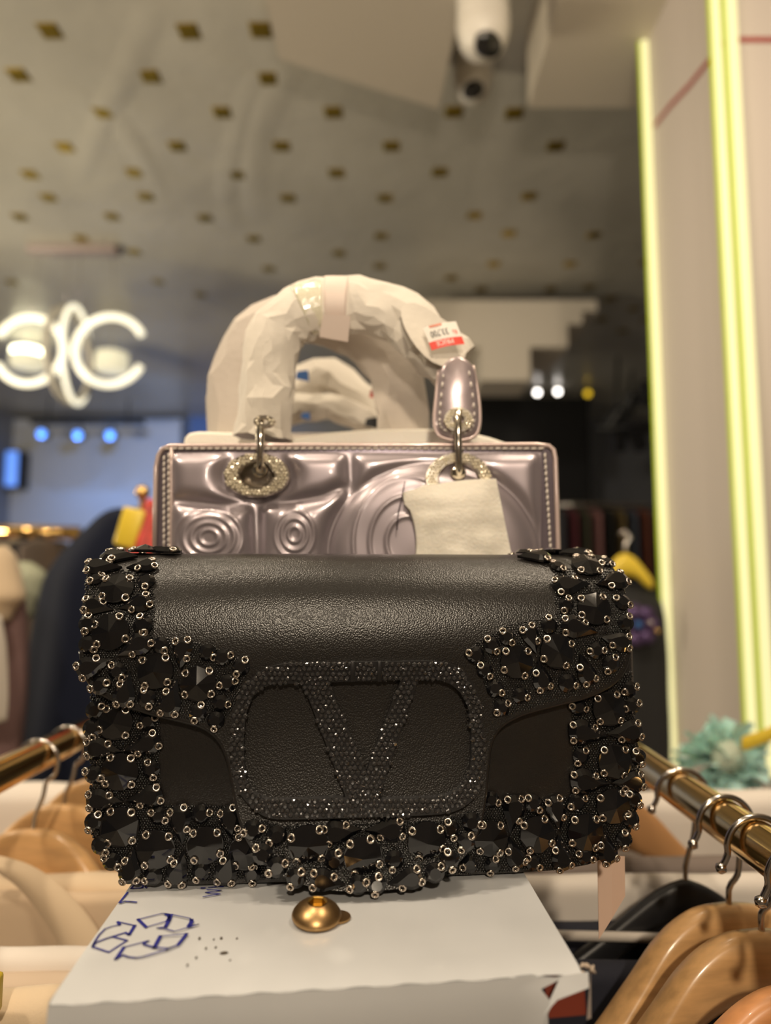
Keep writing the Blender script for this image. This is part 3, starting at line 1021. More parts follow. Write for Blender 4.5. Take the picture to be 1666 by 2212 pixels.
RIV = mesh('round_crystal', *rivoli(), M_GEM, False)
CHA = mesh('small_crystal', *chaton(), M_GEM, False)
DRP = mesh('drop_crystal', *drop(), M_GEM, False)
for me in (RIV, CHA, DRP):
    bm = bmesh.new()
    bm.from_mesh(me)
    bmesh.ops.recalc_face_normals(bm, faces=bm.faces)
    bm.to_mesh(me)
    bm.free()
rg = MB()
mm = 12
rows = []
for r_, z_ in ((1.0, -.25), (1.0, .12), (.80, .30), (.60, .22), (.42, .02), (.40, -.25)):
    rows.append([Vector((r_ * math.cos(2 * math.pi * k / mm), r_ * math.sin(2 * math.pi * k / mm), z_)) for k in range(mm)])
rg.grid(rows, closed_u=True)
RNG = mesh('metal_ring', rg.v, rg.f, M_RING, True)
PXM = 1 / F * .352                            # metres per pixel at the bag

OFF_B = .0008
LAYERS = {'f': OFF_F + .0006, 'b': OFF_B}
# round pointed, small round and drop-shaped crystals, traced from the photograph: x, y (, radius)
RND = {'f': [(254, 1268, 36), (240, 1363, 38), (336, 1449, 37), (429, 1476, 37), (666, 1824, 40), (784, 1848, 39), (921, 1815, 39),
             (1267, 1219, 37), (1282, 1312, 38), (1116, 1429, 36), (1203, 1406, 38)],
       'b': [(250, 1560, 36), (260, 1666, 38), (260, 1785, 40), (338, 1833, 39), (444, 1824, 38), (533, 1838, 37), (1060, 1810, 37), (1160, 1801, 39), (1264, 1797, 40), (1324, 1740, 38), (1327, 1644, 38), (1315, 1530, 38)]}
SML = {'f': [(317, 1252, 19), (209, 1247, 15), (190, 1345, 18), (309, 1348, 20), (190, 1391, 18), (254, 1449, 18), (216, 1480, 19), (318, 1507, 19), (347, 1393, 17),
             (449, 1408, 18), (482, 1420, 18), (521, 1440, 18), (492, 1475, 18), (477, 1518, 17), (428, 1539, 18), (467, 1555, 18),
             (547, 1791, 20), (598, 1805, 20), (568, 1844, 20), (599, 1872, 20), (723, 1857, 20), (640, 1896, 19), (774, 1910, 19), (814, 1909, 19), (852, 1857, 19), (939, 1884, 20), (971, 1857, 19), (973, 1791, 18), (1018, 1775, 20), (1006, 1818, 19),
             (1204, 1222, 17), (1222, 1303, 17), (1344, 1298, 18), (1351, 1343, 18), (1311, 1213, 15), (1288, 1405, 18), (1319, 1434, 19), (1225, 1475, 20),
             (1027, 1415, 19), (1062, 1393, 18), (1095, 1375, 17), (1047, 1448, 17), (1186, 1349, 18), (1069, 1487, 18), (1123, 1502, 17), (1084, 1528, 17)],
       'b': [(206, 1534, 19), (200, 1573, 19), (320, 1557, 18), (327, 1661, 18), (204, 1672, 19), (204, 1774, 19), (343, 1761, 18), (219, 1824, 19), (242, 1860, 18), (332, 1891, 19), (435, 1758, 19), (435, 1881, 19), (545, 1887, 18),
             (1014, 1866, 18), (1061, 1726, 17), (1152, 1735, 19), (1064, 1868, 17), (1152, 1862, 17), (1246, 1731, 20), (1369, 1726, 18), (1363, 1770, 18), (1348, 1813, 18), (1264, 1848, 18), (1255, 1633, 18), (1378, 1635, 18),
             (1360, 1488, 17), (1364, 1524, 18), (1249, 1527, 18)]}
DRO = {'f': [(210, 1223, 265, 1225), (320, 1220, 275, 1226), (201, 1304, 246, 1316), (307, 1299, 258, 1314), (305, 1388, 254, 1423), (190, 1442, 243, 1424), (269, 1503, 281, 1450), (366, 1522, 384, 1466), (395, 1398, 390, 1452),
             (723, 1798, 781, 1788), (694, 1899, 747, 1913), (848, 1791, 789, 1791), (890, 1895, 838, 1909),
             (1268, 1458, 1253, 1413), (1343, 1386, 1298, 1372), (1144, 1367, 1157, 1421), (1171, 1472, 1162, 1426), (1218, 1262, 1272, 1258), (1333, 1251, 1287, 1262), (1236, 1351, 1290, 1369)],
       'b': [(208, 1615, 263, 1622), (322, 1604, 266, 1622), (212, 1727, 266, 1731), (328, 1719, 273, 1729), (389, 1764, 394, 1822), (281, 1883, 290, 1828), (382, 1890, 400, 1836), (497, 1764, 507, 1818), (488, 1885, 506, 1829),
             (1110, 1742, 1101, 1800), (1200, 1742, 1208, 1794), (1115, 1853, 1098, 1807), (1214, 1856, 1205, 1803), (1312, 1843, 1300, 1793), (1254, 1580, 1312, 1590), (1363, 1580, 1310, 1584), (1257, 1686, 1315, 1692), (1370, 1688, 1321, 1690)]}
DISCS = {'f': [], 'b': []}


def ring_on(gem, M, ang, rad, size, z):
    p = M @ Matrix.Rotation(ang, 4, 'Z') @ Matrix.Translation((rad, 0, z)) @ Matrix.Rotation(R(24), 4, 'Y')
    loc, rot, sc = p.decompose()
    instance('metal_ring', RNG, Matrix.LocRotScale(loc, rot, Vector((size,) * 3)), gem)


RS = 9.0 * PXM
for ly, off in LAYERS.items():
    for (x, y, r_) in RND[ly]:
        u, s = us(x, y, off)
        p, n = surf(u, s, off)
        sc = r_ * PXM
        M = frame(p, n, random.uniform(0, 6.28)) @ Matrix.Scale(sc, 4)
        g = instance('round_crystal', RIV, M, bag)
        DISCS[ly].append((x, y, r_ * .95))
        M2 = frame(p, n, R(45) + random.uniform(-.15, .15)) @ Matrix.Scale(sc, 4)
        for k in range(4):
            ring_on(g, M2, math.pi / 2 * k + random.uniform(-.25, .25), .93, RS, .20)
    for (x, y, r_) in SML[ly]:
        u, s = us(x, y, off)
        p, n = surf(u, s, off)
        sc = r_ * PXM
        a0 = random.uniform(0, 6.28)
        M = frame(p, n, a0, random.uniform(-.12, .12)) @ Matrix.Scale(sc, 4)
        g = instance('small_crystal', CHA, M, bag)
        DISCS[ly].append((x, y, r_ * .9))
        ring_on(g, M, .3, .93, RS * .95, .42)
        if (x + y) % 3 != 0:
            ring_on(g, M, .3 + math.pi, .93, RS * .95, .42)
    for (x, y, tx, ty) in DRO[ly]:
        u, s = us(x, y, off)
        u2, s2 = us(tx, ty, off)
        L = math.hypot(u2 - u, s2 - s)
        p, n = surf(u, s, off)
        sc = min(L / 2.25 * 1.02, 30 * PXM)
        M = frame(p, n, math.atan2(s2 - s, u2 - u)) @ Matrix.Scale(sc, 4)
        g = instance('drop_crystal', DRP, M, bag)
        for k in range(6):
            f = k / 5
            DISCS[ly].append((x + (tx - x) * f, y + (ty - y) * f, 25 * (1 - f * .8)))
        for an, rad in ((R(150), .92), (R(232), .92), (R(28), 1.15), (R(-30), 1.25))[:3]:
            ring_on(g, M, an, rad, RS * .95, .36)

# the top of the bag, seen edge-on: stones sitting on the curve
for (kind, x, ph, r_) in (('R', 276, 88, 37), ('D', 340, 84, 0), ('D', 214, 70, 0), ('S', 205, 95, 18), ('S', 345, 104, 18), ('S', 322, 118, 18), ('D', 250, 112, 0),
                          ('R', 1240, 96, 37), ('S', 1170, 88, 19), ('D', 1196, 72, 0), ('D', 1300, 82, 0), ('S', 1325, 66, 17), ('S', 1160, 108, 18), ('D', 1300, 112, 0), ('S', 1190, 118, 18)):
    off = LAYERS['f']
    u = us(x, 1300, off)[0] * (1 + .0)
    s = ph / 90 * LQ
    p, n = surf(u, s, off)
    sc = (r_ or 25) * PXM
    M = frame(p, n, random.uniform(0, 6.28) if kind != 'D' else (0 if x % 4 else math.pi)) @ Matrix.Scale(sc, 4)
    g = instance({'R': 'round_crystal', 'S': 'small_crystal', 'D': 'drop_crystal'}[kind], {'R': RIV, 'S': CHA, 'D': DRP}[kind], M, bag)
    for an in ((-1.3, 2.0) if kind != 'S' else (-1.5,)):
        ring_on(g, M, an, .93, RS, .22 if kind == 'R' else .4)

# beaded ground between the stones
BANDS = {'f': [[(188, 1235), (335, 1222), (332, 1375), (400, 1381), (470, 1400), (530, 1430), (537, 1455), (516, 1492), (503, 1530), (482, 1566), (440, 1562), (390, 1551), (335, 1536), (262, 1513), (204, 1482), (180, 1440), (178, 1340)],
               [(1195, 1225), (1325, 1225), (1350, 1275), (1358, 1400), (1346, 1445), (1314, 1478), (1262, 1500), (1195, 1517), (1128, 1537), (1076, 1552), (1060, 1500), (1030, 1445), (1008, 1415), (1030, 1386), (1090, 1350), (1170, 1330), (1202, 1340)],
               [(530, 1772), (560, 1772), (600, 1783), (780, 1781), (960, 1772), (1035, 1748), (1040, 1735), (1028, 1800), (992, 1856), (936, 1894), (864, 1914), (780, 1921), (702, 1916), (636, 1897), (582, 1864), (545, 1820)]],
         'b': [[(194, 1470), (345, 1530), (345, 1738), (540, 1738), (600, 1900), (340, 1904), (268, 1889), (224, 1858), (201, 1822), (195, 1770)],
               [(1235, 1500), (1365, 1450), (1384, 1690), (1381, 1735), (1362, 1798), (1328, 1840), (1268, 1865), (1200, 1877), (1000, 1888), (960, 1890), (1040, 1725), (1240, 1722)]]}
flap_poly = flap_px + [(1362, 1200), (176, 1200)]
bd = {'f': MB(), 'b': MB()}
for ly, off in LAYERS.items():
    off0 = off - .0006
    for poly in BANDS[ly]:
        xs, ysl = [p[0] for p in poly], [p[1] for p in poly]
        y = min(ysl) + 2
        row = 0
        while y < max(ysl):
            x = min(xs) + (2.9 if row % 2 else 0)
            while x < max(xs):
                jx, jy = x + random.uniform(-1, 1), y + random.uniform(-1, 1)
                x += 5.8
                if not inside(poly, jx, jy) or any((jx - a) ** 2 + (jy - b) ** 2 < (c * .82) ** 2 for a, b, c in DISCS[ly]):
                    continue
                if ly == 'b' and inside(flap_poly, jx, jy):
                    continue
                u, s = us(jx, jy, off0)
                p, n = surf(u, s, off0)
                r_ = 2.9 * PXM * random.uniform(.85, 1.15)
                ex = (EU - n * EU.dot(n)).normalized()
                ey = n.cross(ex)
                vs = []
                for rr, zz_ in ((1.0, -.2), (.80, .62)):
                    for k in range(6):
                        an = math.pi * k / 3
                        vs.append(p + ex * (r_ * rr * math.cos(an)) + ey * (r_ * rr * math.sin(an)) + n * (r_ * zz_))
                vs.append(p + n * r_)
                fs = [(k, (k + 1) % 6, 6 + (k + 1) % 6, 6 + k) for k in range(6)] + [(6 + k, 6 + (k + 1) % 6, 12) for k in range(6)]
                bd[ly].add(vs, fs)
            y += 5.0
            row += 1
for ly in bd:
    o = bd[ly].build('beaded_ground', M_BEAD, bag)
    tag(o, kind='stuff')

# pale paper strip hanging out under the right end
ps = MB()
Yp = .395
q = [PY(1291, 1850, Yp), PY(1322, 1850, Yp), PY(1350, 1850, Yp + .004), PY(1351, 1936, Yp + .004), PY(1322, 1985, Yp), PY(1294, 2030, Yp)]
ps.add(q, [(0, 1, 4, 5), (1, 2, 3, 4)])
ps.add([p + Vector((0, .0004, 0)) for p in q], [(5, 4, 1, 0), (4, 3, 2, 1)])
ps.build('paper_strip', M_PINK, bag, smooth=False)

# ------------------------------------------------------------------ lilac patent bag behind
Y2 = 0.450
lady = thing('patent_handbag', (0, Y2 + .05, ZB), 'lilac patent padded handbag with tissue-wrapped handles standing behind the black one', 'handbag')


def px2(x, y, yy=Y2):
    p = PY(x, y, yy)
    return p.x, p.z


def sd_poly(X, Y, poly):
    P = np.array(poly, float)
    d = np.full(X.shape, 1e9)
    ins = np.zeros(X.shape, bool)
    for i in range(len(P)):
        a, b = P[i - 1], P[i]
        ex, ey = b - a
        wx, wy = X - a[0], Y - a[1]
        t = np.clip((wx * ex + wy * ey) / (ex * ex + ey * ey + 1e-9), 0, 1)
        d = np.minimum(d, np.hypot(wx - ex * t, wy - ey * t))
        c = (a[1] > Y) != (b[1] > Y)
        with np.errstate(divide='ignore', invalid='ignore'):
            xx = (b[0] - a[0]) * (Y - a[1]) / (b[1] - a[1]) + a[0]
        ins ^= c & (X < xx)
    return np.where(ins, d, -d)


def pil(d, w):
    t = np.clip(d / w, 0, 1)
    return np.sqrt(np.clip(1 - (1 - t) ** 2, 0, 1))


nx, ny = 300, 120
gx = np.linspace(368, 1168, nx)
gy = np.concatenate([np.linspace(978, 1240, 100), np.linspace(1250, 1735, 20)])
GX, GY = np.meshgrid(gx, gy)
H = np.zeros(GX.shape)
cd = 1 - np.hypot((GX - 935) / 222, (GY - 1195) / 190)
cdp = cd * 195
disc_l = (1 - np.hypot((GX - 557) / 80, (GY - 1027) / 58)) * 60
H = np.maximum(H, pil(np.minimum(sd_poly(GX, GY, [(372, 985), (745, 985), (750, 1045), (700, 1070), (600, 1085), (470, 1086), (375, 1074)]), -disc_l), 26) * .8)
H = np.maximum(H, pil(sd_poly(GX, GY, [(374, 1086), (470, 1098), (545, 1094), (550, 1215), (548, 1725), (374, 1725)]), 34))
H = np.maximum(H, pil(np.minimum(sd_poly(GX, GY, [(566, 1093), (640, 1088), (700, 1076), (745, 1055), (760, 1250), (730, 1725), (566, 1725)]), -cdp - 6), 34))
H = np.maximum(H, pil(cdp, 46) * 1.1)
H = np.maximum(H, pil(np.minimum(sd_poly(GX, GY, [(768, 985), (1162, 985), (1162, 1500), (768, 1500)]), -cdp - 5), 26) * .7 * np.where((cd < 0) & (GX > 755), 1, 0))


def blur(A, k):
    for ax in (0, 1):
        for _ in range(k):
            P_ = np.pad(A, [(1, 1) if a == ax else (0, 0) for a in (0, 1)], mode='edge')
            A = (P_[:-2] + 2 * P_[1:-1] + P_[2:]) / 4 if ax == 0 else (P_[:, :-2] + 2 * P_[:, 1:-1] + P_[:, 2:]) / 4
    return A


H = .35 * blur(H, 5) + .65 * blur(H, 22)


def rings_h(cx, cy, ax, ay, radii, amp):
    q = np.hypot((GX - cx) / ax, (GY - cy) / ay)
    out = np.zeros(GX.shape)
    for r_ in radii:
        out += np.exp(-((q - r_) * ax / 4.0) ** 2)
    return out * amp


H += rings_h(458, 1163, 74, 62, (.98, .74, .5, .26), .10)
H += rings_h(640, 1156, 44, 54, (.95, .62, .3), .11)
H += rings_h(880, 1172, 118, 142, (.98, .68, .38), .10)
HM = H * .0075
rows = []
for j in range(len(gy)):
    row = []
    for i in range(nx):
        x, z = px2(gx[i], gy[j])
        n3 = noise.noise((x * 40, z * 40, 3.3)) * .0006
        row.append(Vector((x, Y2 - .0005 - HM[j, i] - n3, z)))
    rows.append(row)
MB().grid(rows).build('padded_front', M_PATENT, lady)
# rim: border strip round the front, a hair lower, with rounded top corners
oc = [(335, 1200), (336, 1100), (338, 1010), (343, 985), (352, 971), (368, 964), (600, 963), (900, 962), (1160, 961), (1185, 964), (1195, 972), (1199, 990), (1203, 1100), (1206, 1200), (1206, 1736), (335, 1736)]
op = [px2(x, y) for x, y in oc]
ob = MB()
nb = len(op)
fr0 = [Vector((x, Y2, z)) for x, z in op]
bk0 = [Vector((x, Y2 + .105, z)) for x, z in op]
ob.add(fr0 + bk0, [tuple(range(nb)), tuple(range(2 * nb - 1, nb - 1, -1))] + [(i, i + nb, (i + 1) % nb + nb, (i + 1) % nb) for i in range(nb)])
ob.build('bag_body', M_PATENT_DARK, lady, bevel=.0015, autosmooth=40)
# piped edges, top and sides
MB().tube([Vector((x, Y2 - .001, z)) for x, z in op[:15]], .0016, 8).build('edge_piping', M_PATENT_EDGE, lady)
MB().tube([Vector((px2(372, y)[0], Y2 - .0012, px2(372, y)[1])) for y in range(968, 1740, 40)], .0014, 8).build('edge_piping', M_PATENT_EDGE, lady)
# wavy gussets
for sgn, x0 in ((-1, 337), (1, 1204)):
    g = MB()
    rows = []
    for k in range(30):
        y = 990 + k * 25
        x, z = px2(x0, y)
        rows.append([Vector((x + sgn * (.0022 + .0022 * math.sin(k * .9)) * math.sin(math.pi * q / 6) + (0 if 0 < q < 6 else -sgn * .001), Y2 + .004 + .09 * q / 6, z)) for q in range(7)])
    g.grid(rows)
    g.build('side_gusset', M_PATENT, lady)
# stitching
stv, stf = MB(), 0
def stitch(x, y, horiz, L):
    X, Z = px2(x, y)
    a = Vector((L, 0, 0)) if horiz else Vector((0, 0, L))
    p = Vector((X, Y2 - .0013, Z))
    tilt = Vector((0, 0, .0004)) if horiz else Vector((.0004, 0, 0))
    stv.tube([p - a - tilt, p - a * .5 - Vector((0, .0004, 0)), p + a * .5 - Vector((0, .0004, 0)), p + a + tilt], [.0004, .00075, .00075, .0004], 6)
x = 362
while x < 1182:
    stitch(x, 970, True, .0020)
    x += 15.5
y = 985
while y < 1240:
    stitch(366, y, False, .0017)
    stitch(356, y + 6, False, .0017)
    stitch(1176 + (y - 980) * .06, y, False, .0017)
    y += 13
tag(stv.build('stitching', M_STITCH, lady), kind='stuff')

# foam sheet pushed into the top of the bag
fm = MB()
outl = [(395, 962), (398, 945), (408, 934), (430, 931), (530, 934), (560, 942), (640, 944), (700, 934), (800, 926), (935, 925), (1010, 932), (1060, 944), (1100, 957), (1104, 966)]
Yf = .485
f0 = [PY(x, y, Yf) for x, y in outl]
f0 = [PY(395, 1000, Yf)] + f0 + [PY(1104, 1000, Yf)]
k = len(f0)
b0 = [p + Vector((0, .02, 0)) for p in f0]
fm.add(f0 + b0, [tuple(range(k)), tuple(range(2 * k - 1, k - 1, -1))] + [(i, i + k, (i + 1) % k + k, (i + 1) % k) for i in range(k)])
fm.build('foam_sheet', M_FOAM, lady, bevel=.002, autosmooth=40)


def crumple(name, path, Yc, rpx, m, parent, seed, amp=.11, flat=.8, n=36, dens=9, ydrift=0.0, twist=5.0, cuff=0.0):
    pts = smooth_line(path, dens)
    P = []
    for i, (x, y) in enumerate(pts):
        P.append(PY(x, y, Yc + ydrift * i / len(pts)))
    m_ = len(P)
    rr = []
    for i in range(m_):
        rr.append((rpx[0] + (rpx[1] - rpx[0]) * i / (m_ - 1)) * (Yc / CT) / F)

    # coarse folded facets, as thin paper wound round a handle makes them
    rnd_ = random.Random(int(seed * 100))
    prevs = None
    V, Fc = [], []
    ref = Vector((0, 1, 0))
    jit = [[rnd_.uniform(-1, 1) for _ in range(n)] for _ in range(m_)]
    for i in range(m_):
        a, b = P[max(i - 1, 0)], P[min(i + 1, m_ - 1)]
        t = (b - a).normalized()
        sx = ref.cross(t) if prevs is None else prevs - t * prevs.dot(t)
        sx.normalize()
        prevs = sx
        qx = t.cross(sx)
        f = i / (m_ - 1)
        ph = rnd_.uniform(-.15, .15)
        for k in range(n):
            an = 2 * math.pi * (k + .5 * (i % 2)) / n + ph
            g = noise.noise((math.cos(an), math.sin(an) + seed, f * twist))
            saw = ((f * twist * 1.3 + an * .2 + .6 * g) % 1.0)
            q = 1 + amp * (.55 * jit[i][k] * .6 + .5 * g + .75 * (saw - .5)) - amp * .25
            if cuff:
                q *= 1 + cuff * max(0, (f - .85) / .15)
            V.append(P[i] + sx * (rr[i] * q * math.cos(an)) + qx * (rr[i] * q * math.sin(an) * flat) + t * (rr[i] * .06 * jit[i][k - 3]))
    for i in range(m_ - 1):
        for k in range(n):
            l = (k + 1) % n
            a, b, c, d = i * n + k, i * n + l, (i + 1) * n + l, (i + 1) * n + k
            Fc += [(a, b, d), (b, c, d)] if i % 2 == 0 else [(a, b, c), (a, c, d)]
    Fc += [tuple(range(n - 1, -1, -1)), tuple((m_ - 1) * n + k for k in range(n))]
    return MB().add(V, Fc).build(name, m, parent, autosmooth=17)


# handles: the rear one, then the front one
rear = [(508, 985), (506, 935), (506, 860), (520, 790), (552, 730), (610, 688), (680, 690), (750, 705), (812, 745), (850, 800), (866, 860), (873, 935), (874, 990)]
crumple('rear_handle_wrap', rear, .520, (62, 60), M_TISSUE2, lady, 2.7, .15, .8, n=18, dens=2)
front = [(566, 946), (572, 900), (578, 840), (580, 790), (592, 738), (622, 692), (668, 666), (715, 660), (770, 662), (820, 668), (870, 690), (915, 728), (950, 760), (985, 792)]
crumple('front_handle_wrap', front, .462, (64, 66), M_TISSUE, lady, 9.1, .17, .72, n=19, dens=2)
# flat tissue corner flaring out at the cut end
tc_ = MB()
Yt_ = .442
cs = [PY(x, y, Yt_ + dy) for x, y, dy in ((855, 660, .004), (905, 640, .004), (1046, 764, .012), (950, 812, .0), (880, 730, -.004))]
q5 = [p + Vector((0, .0012, 0)) for p in cs]
tc_.add(cs + q5, [(0, 1, 2, 4), (4, 2, 3), (9, 7, 6, 5), (8, 7, 9)])
tc_.build('tissue_corner', M_TISSUE, lady, sub=2)


def band(name, i0, i1, path, Yc, rpx, m, scale, flat):
    pts = smooth_line(path, 9)[i0:i1]
    P = [PY(x, y, Yc) for x, y in pts]
    MB().tube(P, [rpx * scale * (Yc / CT) / F] * len(P), 28, ref=Vector((0, 1, 0)), flat=flat).build(name, m, lady)


sp_ = smooth_line(front, 9)
idx = [i for i, q in enumerate(sp_) if 702 <= q[0] <= 757 and q[1] < 720]
band('paper_tape', idx[0], idx[-1] + 1, front, .462, 64, M_TAPE, 1.03, .78)
tp_ = MB()
Yq = .441
q = [PY(698, 680, Yq), PY(757, 682, Yq), PY(752, 739, Yq + .006), PY(690, 728, Yq + .006)]
tp_.add(q + [p + Vector((0, .0006, 0)) for p in q], [(0, 1, 2, 3), (7, 6, 5, 4)])
tp_.build('paper_tape', M_TAPE, lady)
idx = [i for i, q in enumerate(sp_) if 648 <= q[0] <= 700 and q[1] < 720]
band('clear_tape', idx[0], idx[-1] + 1, front, .462, 60, M_CLEAR, 1.02, .76)

# bare leather end of the front handle, with its seam
tabp = [(948, 800), (942, 860), (938, 905), (942, 930), (955, 945), (988, 951), (1020, 945), (1033, 930), (1037, 900), (1033, 850), (1022, 790), (985, 770)]
tl = smooth_loop(tabp, 4)
Yh = .446
ft = [PY(x, y, Yh) for x, y in tl]
cxm = sum((p.x for p in ft)) / len(ft)
tb_ = MB()
lay = []
for sc, dy in ((.78, -.0048), (.90, -.0036), (.98, -.001), (1.0, .003), (.97, .010), (.85, .013)):
    lay.append([Vector((cxm + (p.x - cxm) * sc, Yh + dy + (0.012 * max(0, (p.z - PY(980, 860, Yh).z) / .02)) * 0, PY(985, 860, Yh).z + (p.z - PY(985, 860, Yh).z) * (1 - (1 - sc) * .5))) for p in ft])
tb_.grid(lay, closed_u=True)
nq = len(ft)
tb_.f += [tuple(range(nq)), tuple((len(lay) - 1) * nq + k for k in range(nq - 1, -1, -1))]
tb_.build('handle_end', mat('lilac_metallic_leather', (.46, .38, .40), .28, .6, coat=1.0), lady, autosmooth=50)
tb_ = MB()
ed = [p for p in smooth_line([(948, 800), (942, 860), (938, 905), (942, 930), (955, 945), (988, 951), (1020, 945), (1033, 930), (1037, 900), (1033, 850), (1022, 790)], 4)]
tb_.tube([PY(x, y, Yh - .0005) for x, y in ed], .0012, 8)
tb_.build('handle_edge', M_PATENT_EDGE, lady)
sv = MB()
ln = smooth_line([(958, 810), (953, 860), (950, 905), (955, 925), (988, 938), (1018, 927), (1025, 900), (1021, 850), (1012, 795)], 5)
for a, b in zip(ln[::2], ln[1::2]):
    sv.tube([PY(*a, Yh - .0046), PY((a[0] + b[0]) / 2, (a[1] + b[1]) / 2, Yh - .0056), PY(*b, Yh - .0046)], .0006, 6)
tag(sv.build('handle_stitching', M_STITCH, lady), kind='stuff')


def charm(cx, cy, rx, ry, hx_, hy_, Yc, name, half=False):
    c = PY(cx, cy, Yc)
    k_ = (Yc / CT) / F
    o = MB()
    rows = []
    N = 48
    for r_, d in ((1.0, .001), (1.0, -.0012), (.94, -.0026), (.08, -.0026), (.0, -.0018), (-.02, .001)):
        row = []
        for i in range(N):
            an = 2 * math.pi * i / N
            ax, ay = hx_ + (rx - hx_) * r_, hy_ + (ry - hy_) * r_
            row.append(c + Vector((ax * k_ * math.cos(an), d, ay * k_ * math.sin(an))))
        rows.append(row)
    o.grid(rows, closed_u=True)
    e = o.build(name, M_CHROME, lady, autosmooth=40)
    MWORLD[name] = MWORLD[e.name]
    cr = MB()
    y = -ry
    row = 0
    s_ = 7.4
    while y < ry:
        x = -rx + (s_ / 2 if row % 2 else 0)
        while x < rx:
            jx, jy = x + random.uniform(-.8, .8), y + random.uniform(-.8, .8)
            if math.hypot(jx / (rx - 3), jy / (ry - 3)) < 1 and math.hypot(jx / (hx_ + 4), jy / (hy_ + 4)) > 1:
                p = c + Vector((jx * k_, -.0027, -jy * k_))
                r_ = 3.5 * k_
                M = Matrix.Translation(p) @ Matrix.Rotation(R(90) + random.uniform(-.35, .35), 4, 'X') @ Matrix.Rotation(random.uniform(-.35, .35), 4, 'Y') @ Matrix.Rotation(random.random(), 4, 'Z') @ Matrix.Scale(r_, 4)
                cr.add([M @ Vector(v) for v in pv], pf)
            x += s_
        y += s_ * .87
        row += 1
    tag(cr.build('pave_setting', M_CRYSTAL, e, smooth=False), kind='stuff')
    return e


Yc1 = Y2 - .006
charm(556, 1027, 72, 49, 37, 27, Yc1, 'oval_charm')
pc = PY(558, 1027, Yc1)
MB().lathe([(.0115, -.001), (.0115, .0), (.001, .0005)], Matrix.Translation(pc + Vector((0, .001, 0))) @ Matrix.Rotation(R(90), 4, 'X') @ Matrix.Scale(.74, 4, (0, 1, 0)), 24).build('charm_backplate', mat('dull_nickel', (.42, .38, .34), .3, 1.0), lady)
charm(990, 1035, 72, 58, 42, 34, Yc1 - .002, 'oval_charm')
charm(990, 908, 33, 28, 11, 11, Yh - .0055, 'handle_eyelet')
charm(572, 912, 24, 14, 8, 6, .436, 'handle_eyelet')


def link(cx, y0, y1, Yc, yaw, name='ring_link'):
    a, b = PY(cx, y0, Yc), PY(cx, y1, Yc)
    c = (a + b) / 2
    hz, hy = (a.z - b.z) / 2, .0085
    pts = []
    for i in range(36):
        an = 2 * math.pi * i / 36
        d = Vector((math.sin(yaw), math.cos(yaw), 0)) * (hy * math.cos(an))
        pts.append(c + d + Vector((0, 0, hz * math.sin(an))))
    MB().tube(pts, .0023, 10, True, ref=Vector((1, 0, .01))).build(name, M_CHROME, lady)


link(561, 904, 1018, .442, R(-14))
link(992, 888, 1030, .442, R(9))
MB().lathe([(.0045, -.001), (.005, .001), (.004, .003), (.001, .0035)], Matrix.Translation(PY(562, 1016, Yc1 - .002)) @ Matrix.Rotation(R(90), 4, 'X'), 16).build('link_stud', M_CHROME, lady)
MB().lathe([(.0045, -.001), (.005, .001), (.004, .003), (.001, .0035)], Matrix.Translation(PY(990, 1022, Yc1 - .003)) @ Matrix.Rotation(R(90), 4, 'X'), 16).build('link_stud', M_CHROME, lady)

# foam wrapper round the hanging letter charm
Yw = .434
wv = MB()
cor = [(870, 1064), (1072, 1034), (1114, 1240), (900, 1240)]
rows = []
for j in range(15):
    row = []
    for i in range(15):
        a = np.array(cor[0]) + (np.array(cor[1]) - cor[0]) * i / 14
        b = np.array(cor[3]) + (np.array(cor[2]) - cor[3]) * i / 14
        q = a + (b - a) * j / 14
        if j == 0:
            q = q + np.array([0, -8 * math.sin(math.pi * i / 14) - 4 * (i in (3, 4))])
        if i == 0 and j > 2:
            q = q + np.array([14 * math.sin(j * .25), 0])
        e = min(i, 14 - i, j) / 3
        bul = .004 * math.sin(math.pi * i / 14) * min(1, e + .3)
        row.append(PY(q[0], q[1], Yw - bul + .0012 * noise.noise((i * .5, j * .5, 1))))
    rows.append(row)
wv.grid(rows)
wv.grid([[p + Vector((0, .006, 0)) for p in r] for r in rows])
N = 15
for a, b in [((0, i), (0, i + 1)) for i in range(14)] + [((j, 0), (j + 1, 0)) for j in range(14)] + [((j, 14), (j + 1, 14)) for j in range(14)] + [((14, i), (14, i + 1)) for i in range(14)]:
    i0, i1 = a[0] * N + a[1], b[0] * N + b[1]
    wv.f.append((i0, i1, i1 + N * N, i0 + N * N))
wv.build('foam_wrapped_charm', M_FOAM, lady, autosmooth=60)
# dark thread by the charm
MB().tube([PY(x, y, .4335) for x, y in ((875, 1040), (868, 1075), (860, 1110), (858, 1145))], .0004, 6).build('loose_thread', mat('purple_thread', (.06, .04, .06), .6), lady)

# price sticker, upside down on the tissue
Yst = .4355
stk = thing('price_sticker', PY(965, 732, Yst), 'small red and white price sticker upside down on the handle tissue', 'sticker')
lb = [(914, 706), (968, 692), (990, 696), (1004, 743), (932, 758)]
k3 = [(914, 708), (985, 694), (1004, 743), (933, 757)]


def quadmap(a, b):
    p = (np.array(k3[0]) * (1 - a) + np.array(k3[1]) * a) * (1 - b) + (np.array(k3[3]) * (1 - a) + np.array(k3[2]) * a) * b
    return p


